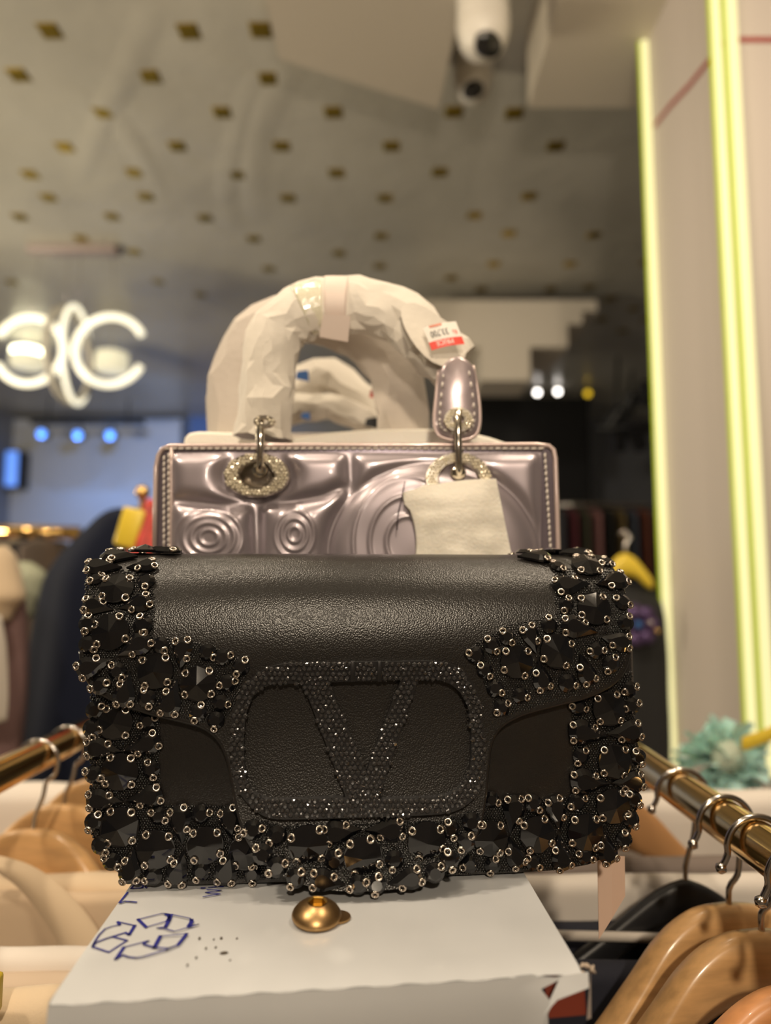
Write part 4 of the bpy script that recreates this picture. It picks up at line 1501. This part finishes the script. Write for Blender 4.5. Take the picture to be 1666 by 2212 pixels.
def sticker(a0, b0, a1, b1, dy, name, m, seg=6):
    g = MB()
    rows = []
    for j in range(4):
        rows.append([PY(*quadmap(a0 + (a1 - a0) * i / seg, b0 + (b1 - b0) * j / 3 + .05 * math.sin(math.pi * (a0 + (a1 - a0) * i / seg)) * -1), Yst - dy - .0012 * math.sin(math.pi * i / seg)) for i in range(seg + 1)])
    g.grid(rows)
    g.grid([[p + Vector((0, .00015, 0)) for p in r] for r in rows])
    return g.build(name, m, stk)


sticker(0, 0, 1, 1, 0, 'sticker_paper', M_LABEL)
sticker(0, .66, 1, 1, .0003, 'red_band', M_LABELRED)
sticker(.12, .0, .72, .09, .0003, 'red_line', mat('label_pale_red', (.75, .25, .16), .5))


def lettering(txt, a, b, wa, hb, m, name):
    """letters cut from the built-in font, laid on the sticker the way the photo shows them (turned round)"""
    cu = bpy.data.curves.new(name, 'FONT')
    cu.body = txt
    o = bpy.data.objects.new(name, cu)
    COL.objects.link(o)
    me = bpy.data.meshes.new_from_object(o.evaluated_get(bpy.context.evaluated_depsgraph_get()))
    bpy.data.objects.remove(o)
    xs = [v.co.x for v in me.vertices]
    ys_ = [v.co.y for v in me.vertices]
    x0, x1, y0, y1 = min(xs), max(xs), min(ys_), max(ys_)
    g = MB()
    vs = []
    for v in me.vertices:
        fx = 1 - (v.co.x - x0) / (x1 - x0)
        fy = (v.co.y - y0) / (y1 - y0)
        aa, bb = a + wa * fx, b + hb * fy
        bb += -.05 * math.sin(math.pi * aa)
        vs.append(PY(*quadmap(aa, bb), Yst - .0007 - .0012 * math.sin(math.pi * aa)))
    g.add(vs, [tuple(p.vertices) for p in me.polygons])
    return g.build(name, m, stk, smooth=False)


lettering('PRICE', .20, .70, .52, .20, M_LABEL, 'price_word')
lettering('33,700', .14, .20, .54, .30, M_LABELINK, 'price_figures')
lettering('Rs', .80, .34, .12, .18, M_LABELRED, 'currency_mark')

# ------------------------------------------------------------------ more tissue-wrapped stock behind
tis = thing('tissue_bundle', PY(720, 960, .62), 'crumpled white tissue bundle seen through the arch of the wrapped handles', 'tissue bundle')
crumple('tissue_roll', [(560, 930), (610, 870), (660, 825), (715, 808), (770, 850), (820, 905), (860, 960)], .66, (40, 36), M_TISSUE, tis, 4.4, .25, .9, n=12, dens=2)
crumple('tissue_roll', [(560, 925), (620, 893), (680, 880), (740, 886), (800, 915), (850, 965)], .62, (34, 30), M_TISSUE, tis, 7.7, .3, .9, n=12, dens=2)
rows = []
for j in range(9):
    rows.append([PY(540 + 45 * i, 945 + 8 * noise.noise((i * .7, j * .6, 2)), .575 + .02 * j) + Vector((0, 0, -.045 * ((j - 4) / 4) ** 2)) for i in range(9)])
MB().grid(rows).build('tissue_sheet', M_TISSUE, tis, sub=1)
pbag = PY(720, 1000, .66)
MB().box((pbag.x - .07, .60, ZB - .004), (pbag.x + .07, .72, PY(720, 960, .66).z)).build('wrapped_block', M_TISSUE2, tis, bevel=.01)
shf = thing('bag_shelf', (0, .70, FLOOR), 'dark shelf block behind the white box carrying the tissue bundle', 'shelf')
MB().box((-.125, .600, FLOOR), (.045, .80, ZB - .005)).build('block', M_BLACKPL, shf, bevel=.003)
for (x, y, m, nm, lab, w) in ((653, 812, M_BLUECLOTH, 'blue_scrap', 'small blue scrap on tissue, upper left inside the handle arch', .006), (660, 899, M_BLUECLOTH, 'blue_scrap', 'small blue scrap, lower left inside the handle arch', .004),
                       (813, 852, M_RED, 'red_scrap', 'small red scrap beside the right leg of the rear handle', .006), (803, 914, M_BLACKPL, 'dark_clip', 'small dark clip at lower right inside the handle arch', .006)):
    p = PY(x, y, .60)
    g = MB().add([p + Vector((-w, 0, -w * .4)), p + Vector((w, .001, -w * .8)), p + Vector((w * .8, .002, w)), p + Vector((-w * .8, .001, w * .7)), p + Vector((0, .004, 0))], [(0, 1, 2, 3), (0, 4, 1), (1, 4, 2), (2, 4, 3), (3, 4, 0)])
    tag(g.build(nm, m, origin=p, smooth=False), lab, 'scrap')

# ------------------------------------------------------------------ gold clothes rails
RXR, RXL, RZ, RRAD = .205, -.285, -.142, .0125


def rail(x, z, y0, y1, lab, zoff=0):
    t = thing('clothes_rail', (x, (y0 + y1) / 2, FLOOR), lab, 'clothes rail', 'gold clothes rails')
    MB().tube([Vector((x, y0, z)), Vector((x, y1, z + zoff))], RRAD, 28).build('rail_tube', M_GOLD, t, autosmooth=50)
    for yy in (y0 + .03, y1 - .03):
        MB().tube([Vector((x, yy, FLOOR)), Vector((x, yy, z - .008))], .010, 16).build('post', M_GOLD, t, autosmooth=50)
    return t


rail(RXR, RZ, -.35, .98, 'shiny gold clothes rail on the right running away from the camera')
rail(RXL, RZ + .002, -.35, .98, 'shiny gold clothes rail on the left running away from the camera')


def wood_profile(half, drop_):
    """centre line of one arm, from the neck outwards"""
    return smooth_line([(0, 0), (.022, -.003), (.044, -.016), (.066, -.040), (.092, -.066), (.12, -.083), (half, -drop_)], 6)


def hanger(x, Y, zn, lab, body_mat, yaw=0.0, half=.150, drop_=.098, hgt=.036, thick=.016, flare=.022, hook=M_HOOK, name='wooden_hanger', group='wooden hangers on the gold rails', bar=None, hook_side=1, rz=RZ, hr=.0175, wire=.0018, pts=None):
    t = thing(name, (x, Y, zn), lab, 'hanger', group)
    M = Matrix.Translation((x, Y, zn)) @ Matrix.Rotation(yaw, 4, 'Z')
    A = pts or wood_profile(half, drop_)
    line = [(-a[0], a[1]) for a in A[::-1]] + [(a[0], a[1]) for a in A[1:]]
    rows = []
    m_ = len(line)
    for i, (u, z) in enumerate(line):
        f = abs(u) / half
        h_ = hgt * (1.0 - .25 * f) * (1 if f < .93 else .75)
        w_ = thick * .5 + flare * .5 * f ** 1.5
        row = []
        bow = -.030 * f * f
        for k in range(16):
            an = 2 * math.pi * k / 16
            c, s = math.cos(an), math.sin(an)
            cc = math.copysign(abs(c) ** .6, c)
            ssn = math.copysign(abs(s) ** .6, s)
            row.append(M @ Vector((u, bow + cc * w_, z - h_ * .5 + ssn * h_ * .5)))
        rows.append(row)
    g = MB().grid(rows, closed_u=True)
    g.f += [tuple(range(15, -1, -1)), tuple((m_ - 1) * 16 + k for k in range(16))]
    g.build('hanger_body', body_mat, t, autosmooth=50)
    # hook over the rail
    c = Vector((0, 0, rz + .0 - zn + (hr - RRAD) * -.0 + (RRAD + wire - hr)))
    P = [Vector((0, 0, -.008)), Vector((0, 0, .008))]
    P += [Vector((hook_side * .006, 0, c.z - hr - .010))]
    for k in range(15):
        an = R(-62 + 250 * k / 14)
        P.append(c + Vector((hook_side * hr * math.cos(an), 0, hr * math.sin(an))))
    e = P[-1]
    P.append(e + Vector((-hook_side * .004, 0, -.007)))
    P = smooth_line([tuple(p) for p in P], 3)
    P = [M @ Vector(p) for p in P]
    hk = MB().tube(P, wire, 8, ref=Vector((0, 1, 0)))
    hk.build('hook', hook, t)
    MB().lathe([(.001, -wire * 1.6), (wire * 1.5, -wire), (wire * 1.7, 0), (wire * 1.5, wire), (.001, wire * 1.6)], Matrix.Translation(P[-1]), 10).build('hook_tip', hook, t)
    if bar:
        MB().tube([M @ Vector((-bar[0], -.01, bar[1])), M @ Vector((bar[0], -.01, bar[1]))], bar[2], 10).build('bar', bar[3], t)
    return t


# right rail
hanger(RXR, .445, -.189, 'wooden hanger on right rail, rearmost of the four in the corner', M_WOOD, .10)
hanger(RXR, .408, -.187, 'wooden hanger on right rail, second of four, just behind the front pair', M_WOOD, .05)
hanger(RXR, .366, -.193, 'reddish wooden hanger on right rail, third of four', mat('reddish_beech', (.55, .25, .10), .33, coat=.35, vary=(16, .82, 4, (1, 9, 9))), .03, hook_side=1)
hanger(RXR, .318, -.190, 'nearest wooden hanger, only its shoulder in the bottom right corner', M_WOOD, .0)
hanger(RXR, .508, -.200, 'black plastic hanger with a pale bar hanging behind the wooden ones', M_BLACKPL, -.05, half=.15, drop_=.08, hgt=.024, thick=.010, flare=.006, name='black_hanger', group=None,
       bar=(.14, -.034, .0032, mat('pale_bar', (.55, .5, .45), .3)), pts=smooth_line([(0, 0), (.02, -.008), (.06, -.036), (.11, -.066), (.15, -.09)], 5))
hanger(RXR, .690, -.196, 'tan wooden hanger with a gold hook half hidden behind the black bag', mat('tan_hanger_wood', (.46, .24, .10), .4), .15, hook=M_GOLD, half=.15, group=None, hgt=.05)
# left rail
hanger(RXL, .600, -.197, 'wooden hanger on left rail, front one with rounded shoulders', M_WOOD, -.08, hgt=.05)
hanger(RXL, .655, -.194, 'wooden hanger on left rail, behind the front one', M_WOOD, -.1, hgt=.05)
hanger(RXL, .74, -.194, 'wooden hanger on left rail, farthest one beside the black bag', M_WOOD, -.1, hgt=.05)


def draped(name, x0, x1, Y, ztop, drop_, th, m, lab, cat, seed, group=None, ripple=.006, sag=.0, nx=24, yaw=0.0):
    """cloth folded over a bar: a long upside-down U with soft ripples"""
    rows = []
    prof = []
    for k in range(8):
        prof.append((-th, -drop_ + (drop_ - th) * k / 7))
    for k in range(1, 8):
        an = math.pi * k / 8
        prof.append((-th * math.cos(an), -th + th * math.sin(an)))
    for k in range(8):
        prof.append((th, -th - (drop_ - th) * k / 7))
    xm = (x0 + x1) / 2
    for i in range(nx + 1):
        x = x0 + (x1 - x0) * i / nx
        e = min(i, nx - i)
        row = []
        for k, (dy, dz) in enumerate(prof):
            dn = min(1, max(0, -dz / drop_))
            rp = ripple * dn * math.sin(x * 55 + seed + 2 * math.sin(x * 17 + seed)) + ripple * .5 * noise.noise((x * 12, dz * 14, seed))
            sc = .55 if e == 0 else 1
            y_ = Y + dy * sc + rp * (1 if dy < 0 else .6) + (x - xm) * math.tan(yaw)
            row.append(Vector((x, y_, ztop + dz - sag * math.sin(math.pi * i / nx) + .0025 * noise.noise((x * 20, dy * 30, seed)))))
        rows.append(row)
    g = MB().grid(rows)
    n_ = len(prof)
    g.f += [tuple(range(n_)), tuple(len(rows) * n_ - 1 - k for k in range(n_))]
    p = Vector((xm, Y, ztop))
    return tag(g.build(name, m, origin=p, sub=1), lab, cat, group)


# right: white garments, navy ones
za = PY(1400, 1888, .56).z
draped('white_trousers', .085, .46, .560, za, .040, .010, M_WHITECLOTH, 'white folded waistband of trousers hanging behind the black hanger', 'trousers', 1.2, ripple=.002)
draped('dark_trousers', .075, .47, .545, PY(1300, 1990, .545).z, .50, .012, M_NAVY, 'dark navy trousers hanging under the white ones on the right', 'trousers', 3.1, ripple=.006)
draped('dark_trousers', .07, .50, .472, PY(1300, 2075, .472).z, .50, .010, M_NAVY, 'nearest dark trousers filling the gap right of the white box', 'trousers', 5.5, ripple=.008)
zb_ = PY(1560, 1712, .78).z
draped('white_garment', .22, .62, .78, zb_, .50, .02, M_WHITECLOTH, 'white garment hanging behind the right gold rail', 'garment', 7.0, ripple=.012, sag=-.004)
draped('taupe_garment', .10, .50, .62, PY(1500, 1850, .62).z, .4, .012, mat('taupe_cloth', (.20, .16, .14), .85), 'taupe garment between white garment and white waistband', 'garment', 2.0)

# left: cream and white garments
draped('cream_trousers', -.42, -.10, .576, PY(100, 1888, .576).z, .50, .012, M_CREAM, 'cream trousers folded over a bar, just below the left wooden hangers', 'trousers', 2.2, ripple=.004)
draped('beige_garment', -.42, -.075, .558, PY(100, 1925, .558).z, .45, .008, mat('beige_cloth', (.60, .46, .32), .85), 'beige layer hanging in front of the cream trousers', 'garment', 8.1, ripple=.006)
draped('white_trousers', -.46, -.115, .470, PY(100, 2046, .47).z, .040, .009, M_WHITECLOTH, 'white folded waistband at lower left, beside the white box', 'trousers', 4.0, ripple=.002)
draped('beige_trousers', -.46, -.11, .455, PY(100, 2105, .455).z, .5, .012, mat('sand_cloth', (.56, .44, .33), .85), 'sand coloured trousers below the white waistband on the left', 'trousers', 6.4, ripple=.006)
draped('cream_blouse', -.40, -.155, .380, PY(30, 2135, .38).z, .4, .012, M_CREAM, 'cream garment in the bottom left corner', 'garment', 9.4, ripple=.010)
draped('white_garment', -.46, -.2, .80, PY(150, 1690, .80).z, .5, .02, M_WHITECLOTH, 'white garment behind the left gold rail', 'garment', 3.9, ripple=.01)
# sash
sh = MB()
rows = []
for (x, y, w, Y) in ((-40, 1856, 16, .545), (30, 1876, 22, .541), (78, 1912, 28, .538), (120, 1958, 33, .537), (160, 2012, 37, .536), (190, 2070, 40, .535)):
    rows.append([PY(x + w * q, y - w * q * .55, Y) + Vector((0, -.004 * (1 - q * q), 0)) for q in (-1, -.6, -.2, .2, .6, 1)])
sh.grid(rows)
sh.grid([[p + Vector((0, .003, 0)) for p in r] for r in rows])
tag(sh.build('fabric_belt', M_CREAM, origin=PY(100, 1950, .55), sub=2), 'cream fabric belt running diagonally down over the beige layer on the left', 'belt')
yt = PY(8, 2135, .36)
tag(MB().box((yt.x - .03, .355, yt.z - .012), (yt.x - .002, .365, yt.z + .006)).build('yellow_clip', M_YELLOW, origin=yt, bevel=.002), 'yellow clip at the left edge of the frame near the bottom', 'clip')


# ------------------------------------------------------------------ hanging coats and racks farther back
def coat(name, prof, Y, dep, m, lab, cat, seed, folds=7, amp=.06, group=None):
    """closed garment body: stacked ovals (left px, right px, py) with hanging folds"""
    rows = []
    for (x0, x1, y) in smooth_line(prof, 4):
        a, b = PY(x0, y, Y), PY(x1, y, Y)
        c = (a + b) / 2
        rx = (b.x - a.x) / 2
        row = []
        for k in range(48):
            an = 2 * math.pi * k / 48
            f = 1 + amp * math.sin(an * folds + seed) * min(1, (y - prof[0][2]) / 150.0) + .03 * noise.noise((math.cos(an), c.z * 9, seed))
            row.append(c + Vector((rx * math.cos(an) * f, min(dep, rx * 1.2) * math.sin(an) * f, 0)))
        rows.append(row)
    g = MB().grid(rows, closed_u=True)
    n_ = 48
    g.f += [tuple(range(n_)), tuple((len(rows) - 1) * n_ + k for k in range(n_ - 1, -1, -1))]
    p = PY((prof[0][0] + prof[0][1]) / 2, prof[0][2], Y)
    return tag(g.build(name, m, origin=p), lab, cat, group)


coat('navy_coat', [(262, 335, 1102), (240, 400, 1108), (205, 430, 1135), (150, 450, 1185), (112, 460, 1240), (95, 470, 1320), (70, 480, 1440), (38, 490, 1600), (10, 500, 1800)], 1.25, .10, M_NAVY2, 'large dark navy coat hanging left of the black bag', 'coat', 1.0, 6, .05)
coat('beige_coat', [(-60, 10, 1180), (-90, 25, 1200), (-110, 38, 1250), (-120, 46, 1290), (-120, 30, 1310), (-120, 15, 1340)], 1.05, .07, M_CREAM, 'beige collar of a coat at the left edge', 'coat', 2.0, 5, .05)
coat('mauve_coat', [(-80, 30, 1215), (-90, 48, 1290), (-90, 56, 1400), (-90, 52, 1500), (-90, 40, 1640), (-90, 30, 1800)], 1.10, .05, M_MAUVE, 'mauve garment hanging under the beige collar at the left edge', 'garment', 3.0, 5, .05)
coat('sage_top', [(38, 66, 1214), (35, 98, 1240), (35, 95, 1275), (40, 78, 1335)], 1.30, .05, M_SAGE, 'pale sage garment between beige collar and navy coat', 'garment', 4.0, 5, .05)
coat('cream_coat', [(-70, -4, 1330), (-70, 6, 1400), (-70, 9, 1500), (-70, 6, 1560)], 1.0, .05, M_WHITECLOTH, 'cream strip of a garment at the very left edge', 'garment', 5.0)
coat('red_scarf', [(318, 330, 1078), (305, 345, 1110), (292, 350, 1150), (280, 360, 1200), (270, 365, 1260)], .95, .04, M_RED, 'red printed scarf showing left of the lilac bag', 'scarf', 6.0, 6, .08)
p = PY(280, 1140, .93)
tag(MB().box((-.015, -.004, -.026), (.015, .004, .026), Matrix.Translation(p) @ Matrix.Rotation(R(14), 4, 'Y')).build('yellow_tag', M_YELLOW, origin=p, bevel=.0035), 'yellow plastic tag hanging on the red scarf', 'tag')
p = PY(308, 1064, .97)
fin = thing('gold_finial', p, 'gold ball on a post behind the red scarf', 'finial')
MB().lathe([(.001, -.010), (.006, -.008), (.0095, -.003), (.0098, .002), (.007, .008), (.001, .0105)], Matrix.Translation(p), 20).build('ball', M_GOLD, fin)
MB().tube([p - Vector((0, 0, .009)), Vector((p.x, p.y, FLOOR))], .004, 10).build('post', M_GOLD, fin)

# left rack in the middle distance
Ym = 2.3
a, b = PY(-60, 1146, Ym), PY(172, 1152, Ym)
rk = thing('gold_rack', (a.x, Ym, FLOOR), 'gold rack of clothes in the middle distance at left', 'clothes rail')
MB().tube([a, b], .022, 16).build('rail_tube', M_GOLD, rk)
MB().tube([b + Vector((-.01, 0, 0)), Vector((b.x - .01, Ym, FLOOR))], .016, 12).build('post', M_GOLD, rk)
MB().tube([a, Vector((a.x, Ym, FLOOR))], .016, 12).build('post', M_GOLD, rk)
cols = [((.45, .38, .30), 'cream'), ((.20, .03, .05), 'maroon'), ((.5, .42, .32), 'pale beige'), ((.02, .02, .03), 'black'), ((.48, .4, .3), 'oatmeal'), ((.03, .03, .04), 'charcoal'), ((.25, .20, .17), 'brown')]
for i, (c, nm) in enumerate(cols):
    x = a.x + .06 + (b.x - a.x - .15) * i / 6
    z0 = a.z - .03
    g = MB()
    rows = []
    for k, (w, zz_) in enumerate(((.006, 0), (.012, -.03), (.0135, -.12), (.013, -.5), (.0135, -.75))):
        rows.append([Vector((x + w * math.cos(2 * math.pi * q / 16), Ym + (.10 + .1 * min(1, k)) * math.sin(2 * math.pi * q / 16), z0 + zz_)) for q in range(16)])
    g.grid(rows, closed_u=True)
    g.f += [tuple(range(16)), tuple(4 * 16 + q for q in range(15, -1, -1))]
    tag(g.build('hanging_garment', mat(nm + '_cloth_far', c, .85), origin=(x, Ym, z0)), nm + ' garment on the gold rack in the middle distance', 'garment', 'clothes on the left gold rack')

# far rack on the right
Yr = 3.6
a, b = PY(1195, 1090, Yr), PY(1440, 1094, Yr)
rk = thing('steel_rack', (a.x, Yr, FLOOR), 'thin steel rack of mixed dark clothes far back at right', 'clothes rail')
MB().tube([a - Vector((.4, 0, 0)), b + Vector((.3, 0, 0))], .016, 12).build('rail_tube', M_HOOK, rk)
MB().tube([a - Vector((.4, 0, 0)), Vector((a.x - .4, Yr, FLOOR))], .016, 12).build('post', M_HOOK, rk)
MB().tube([b + Vector((.3, 0, 0)), Vector((b.x + .3, Yr, FLOOR))], .016, 12).build('post', M_HOOK, rk)
cols = ['charcoal:.02,.02,.025', 'wine:.10,.02,.03', 'olive:.05,.05,.03', 'dusty pink:.25,.12,.12', 'black:.01,.01,.01', 'ochre:.14,.10,.04', 'slate:.06,.07,.10', 'rust:.16,.05,.03', 'grey:.12,.12,.12', 'plum:.08,.03,.07', 'ink blue:.02,.03,.08']
for i, cs_ in enumerate(cols):
    nm, c = cs_.split(':')
    c = tuple(float(q) for q in c.split(','))
    x = a.x + .01 + (b.x - a.x) * i / 10
    z0 = a.z - .03
    g = MB()
    rows = []
    for k, (w, zz_) in enumerate(((.010, 0), (.021, -.03), (.024, -.12), (.023, -.5), (.024, -.8))):
        rows.append([Vector((x + w * math.cos(2 * math.pi * q / 16), Yr + (.10 + .1 * min(1, k)) * math.sin(2 * math.pi * q / 16), z0 + zz_)) for q in range(16)])
    g.grid(rows, closed_u=True)
    g.f += [tuple(range(16)), tuple(4 * 16 + q for q in range(15, -1, -1))]
    tag(g.build('hanging_garment', mat(nm + '_far', c, .85), origin=(x, Yr, z0)), nm + ' garment on the steel rack far back at right', 'garment', 'clothes on the far steel rack')

# nearer dark clothes and a yellow hanger between bag and pillar
coat('black_dress', [(1330, 1395, 1262), (1300, 1430, 1300), (1290, 1440, 1380), (1285, 1445, 1500), (1280, 1450, 1680), (1280, 1450, 1800)], 1.62, .09, mat('black_cloth', (.010, .010, .011), .8), 'black dress on the yellow hanger between the bag and the pillar', 'dress', 1.0, 6, .05)
p = PY(1365, 1236, 1.55)
yh = thing('yellow_hanger', p, 'yellow plastic hanger right of the black bag, with sloping shoulder', 'hanger')
L = [(1312, 1236), (1330, 1212), (1352, 1206), (1375, 1216), (1395, 1240), (1412, 1256)]
wd_ = [.012, .022, .026, .022, .017, .012]
rows = []
for (x, y), w in zip(L, wd_):
    c = PY(x, y + 10, 1.55)
    rows.append([c + Vector((0, .014 * math.cos(2 * math.pi * k / 14), w * math.sin(2 * math.pi * k / 14))) for k in range(14)])
g = MB().grid(rows, closed_u=True)
g.f += [tuple(range(14)), tuple(5 * 14 + k for k in range(13, -1, -1))]
g.build('hanger_body', M_YELLOW, yh, sub=1)
tp0 = PY(1352, 1206, 1.55)
MB().tube([tp0, tp0 + Vector((0, 0, .03)), tp0 + Vector((.012, 0, .045)), tp0 + Vector((0, 0, .06)), tp0 + Vector((-.012, 0, .052))], .003, 8).build('hook', M_HOOK, yh)
p = PY(1378, 1350, 1.50)
bro = thing('sequin_flower', p, 'violet sequin flower with blue and orange glints on the black dress', 'flower')
for k in range(7):
    an = 2 * math.pi * k / 7
    q = p + Vector((.028 * math.cos(an), 0, .028 * math.sin(an)))
    MB().lathe([(.001, -.004), (.014, -.001), (.018, .003), (.001, .006)], Matrix.Translation(q) @ Matrix.Rotation(R(90), 4, 'X') @ Matrix.Rotation(.3 * math.sin(k * 2), 4, 'X'), 12).build('petal', M_PURPLE, bro)
MB().lathe([(.001, -.004), (.01, 0), (.001, .008)], Matrix.Translation(p + Vector((0, -.004, 0))) @ Matrix.Rotation(R(90), 4, 'X'), 12).build('centre', M_BLUECLOTH, bro)
for (dx, dz, m) in ((.022, .006, M_CHROME), (.036, -.012, M_GOLD)):
    MB().lathe([(.001, -.005), (.006, 0), (.001, .005)], Matrix.Translation(p + Vector((dx, -.012, dz))), 10).build('bead', m, bro)

# mint tulle flower by the pillar
Yg = .98
p = PY(1560, 1642, Yg)
fl_ = thing('tulle_flower', p, 'mint green tulle flower with a pale centre in front of the pillar', 'flower')
for k in range(60):
    th_ = random.uniform(-.15, 1.35) if k % 3 else random.uniform(-.1, .35)
    an = 2 * math.pi * ((k * 0.381966) % 1.0)
    d = Vector((math.cos(an) * math.cos(th_), -math.sin(th_), math.sin(an) * math.cos(th_)))
    sd = d.cross(Vector((math.sin(an * 3), .4, math.cos(an * 2)))).normalized()
    nd = d.cross(sd)
    Lr = random.uniform(.036, .056) * (1 if th_ < .7 else .6)
    rows = []
    for j in range(5):
        f = j / 4
        w = .007 + .022 * f
        rows.append([p + d * (.008 + Lr * f + .003 * math.sin(q * 2.3 + k) * f) + sd * (w * (q - 3) / 3) + nd * (.005 * f * math.sin(q * 1.9 + k * 1.3)) for q in range(7)])
    g = MB().grid(rows)
    g.grid([[v + nd * .0008 for v in r] for r in rows])
    g.build('petal', M_TEAL, fl_, sub=1)
rows = []
MB().lathe([(.001, -.010), (.016, -.006), (.022, .002), (.016, .011), (.001, .016)], Matrix.Translation(p + Vector((-.003, -.024, .010))) @ Matrix.Rotation(R(90), 4, 'X') @ Matrix.Scale(1.05, 4), 20).build('centre', mat('pale_tulle', (.46, .52, .42), .9), fl_)
MB().tube([p, Vector((p.x, p.y + .012, p.z - .06)), Vector((p.x + .01, p.y + .03, p.z - .14))], .004, 8).build('stem', M_TEAL, fl_)
coat('dark_knit', [(1610, 1700, 1718), (1590, 1760, 1740), (1585, 1790, 1790), (1585, 1800, 1900), (1585, 1800, 2100)], .96, .06, mat('dark_green_knit', (.015, .018, .014), .9), 'dark knit garment at the right edge below the tulle flower', 'garment', 2.0)
ys_ = MB()
rows = []
for (x, y, w) in ((1604, 1608, 17), (1640, 1597, 13), (1672, 1584, 15), (1720, 1564, 16)):
    rows.append([PY(x, y + w * q, .93) + Vector((0, -.002 * (1 - q * q), 0)) for q in (-1, -.4, .4, 1)])
ys_.grid(rows)
ys_.grid([[q + Vector((0, .004, 0)) for q in r] for r in rows])
tag(ys_.build('yellow_strap', M_YELLOW, origin=PY(1640, 1596, .93), sub=1), 'yellow strap crossing in front of the paired light strips', 'strap')
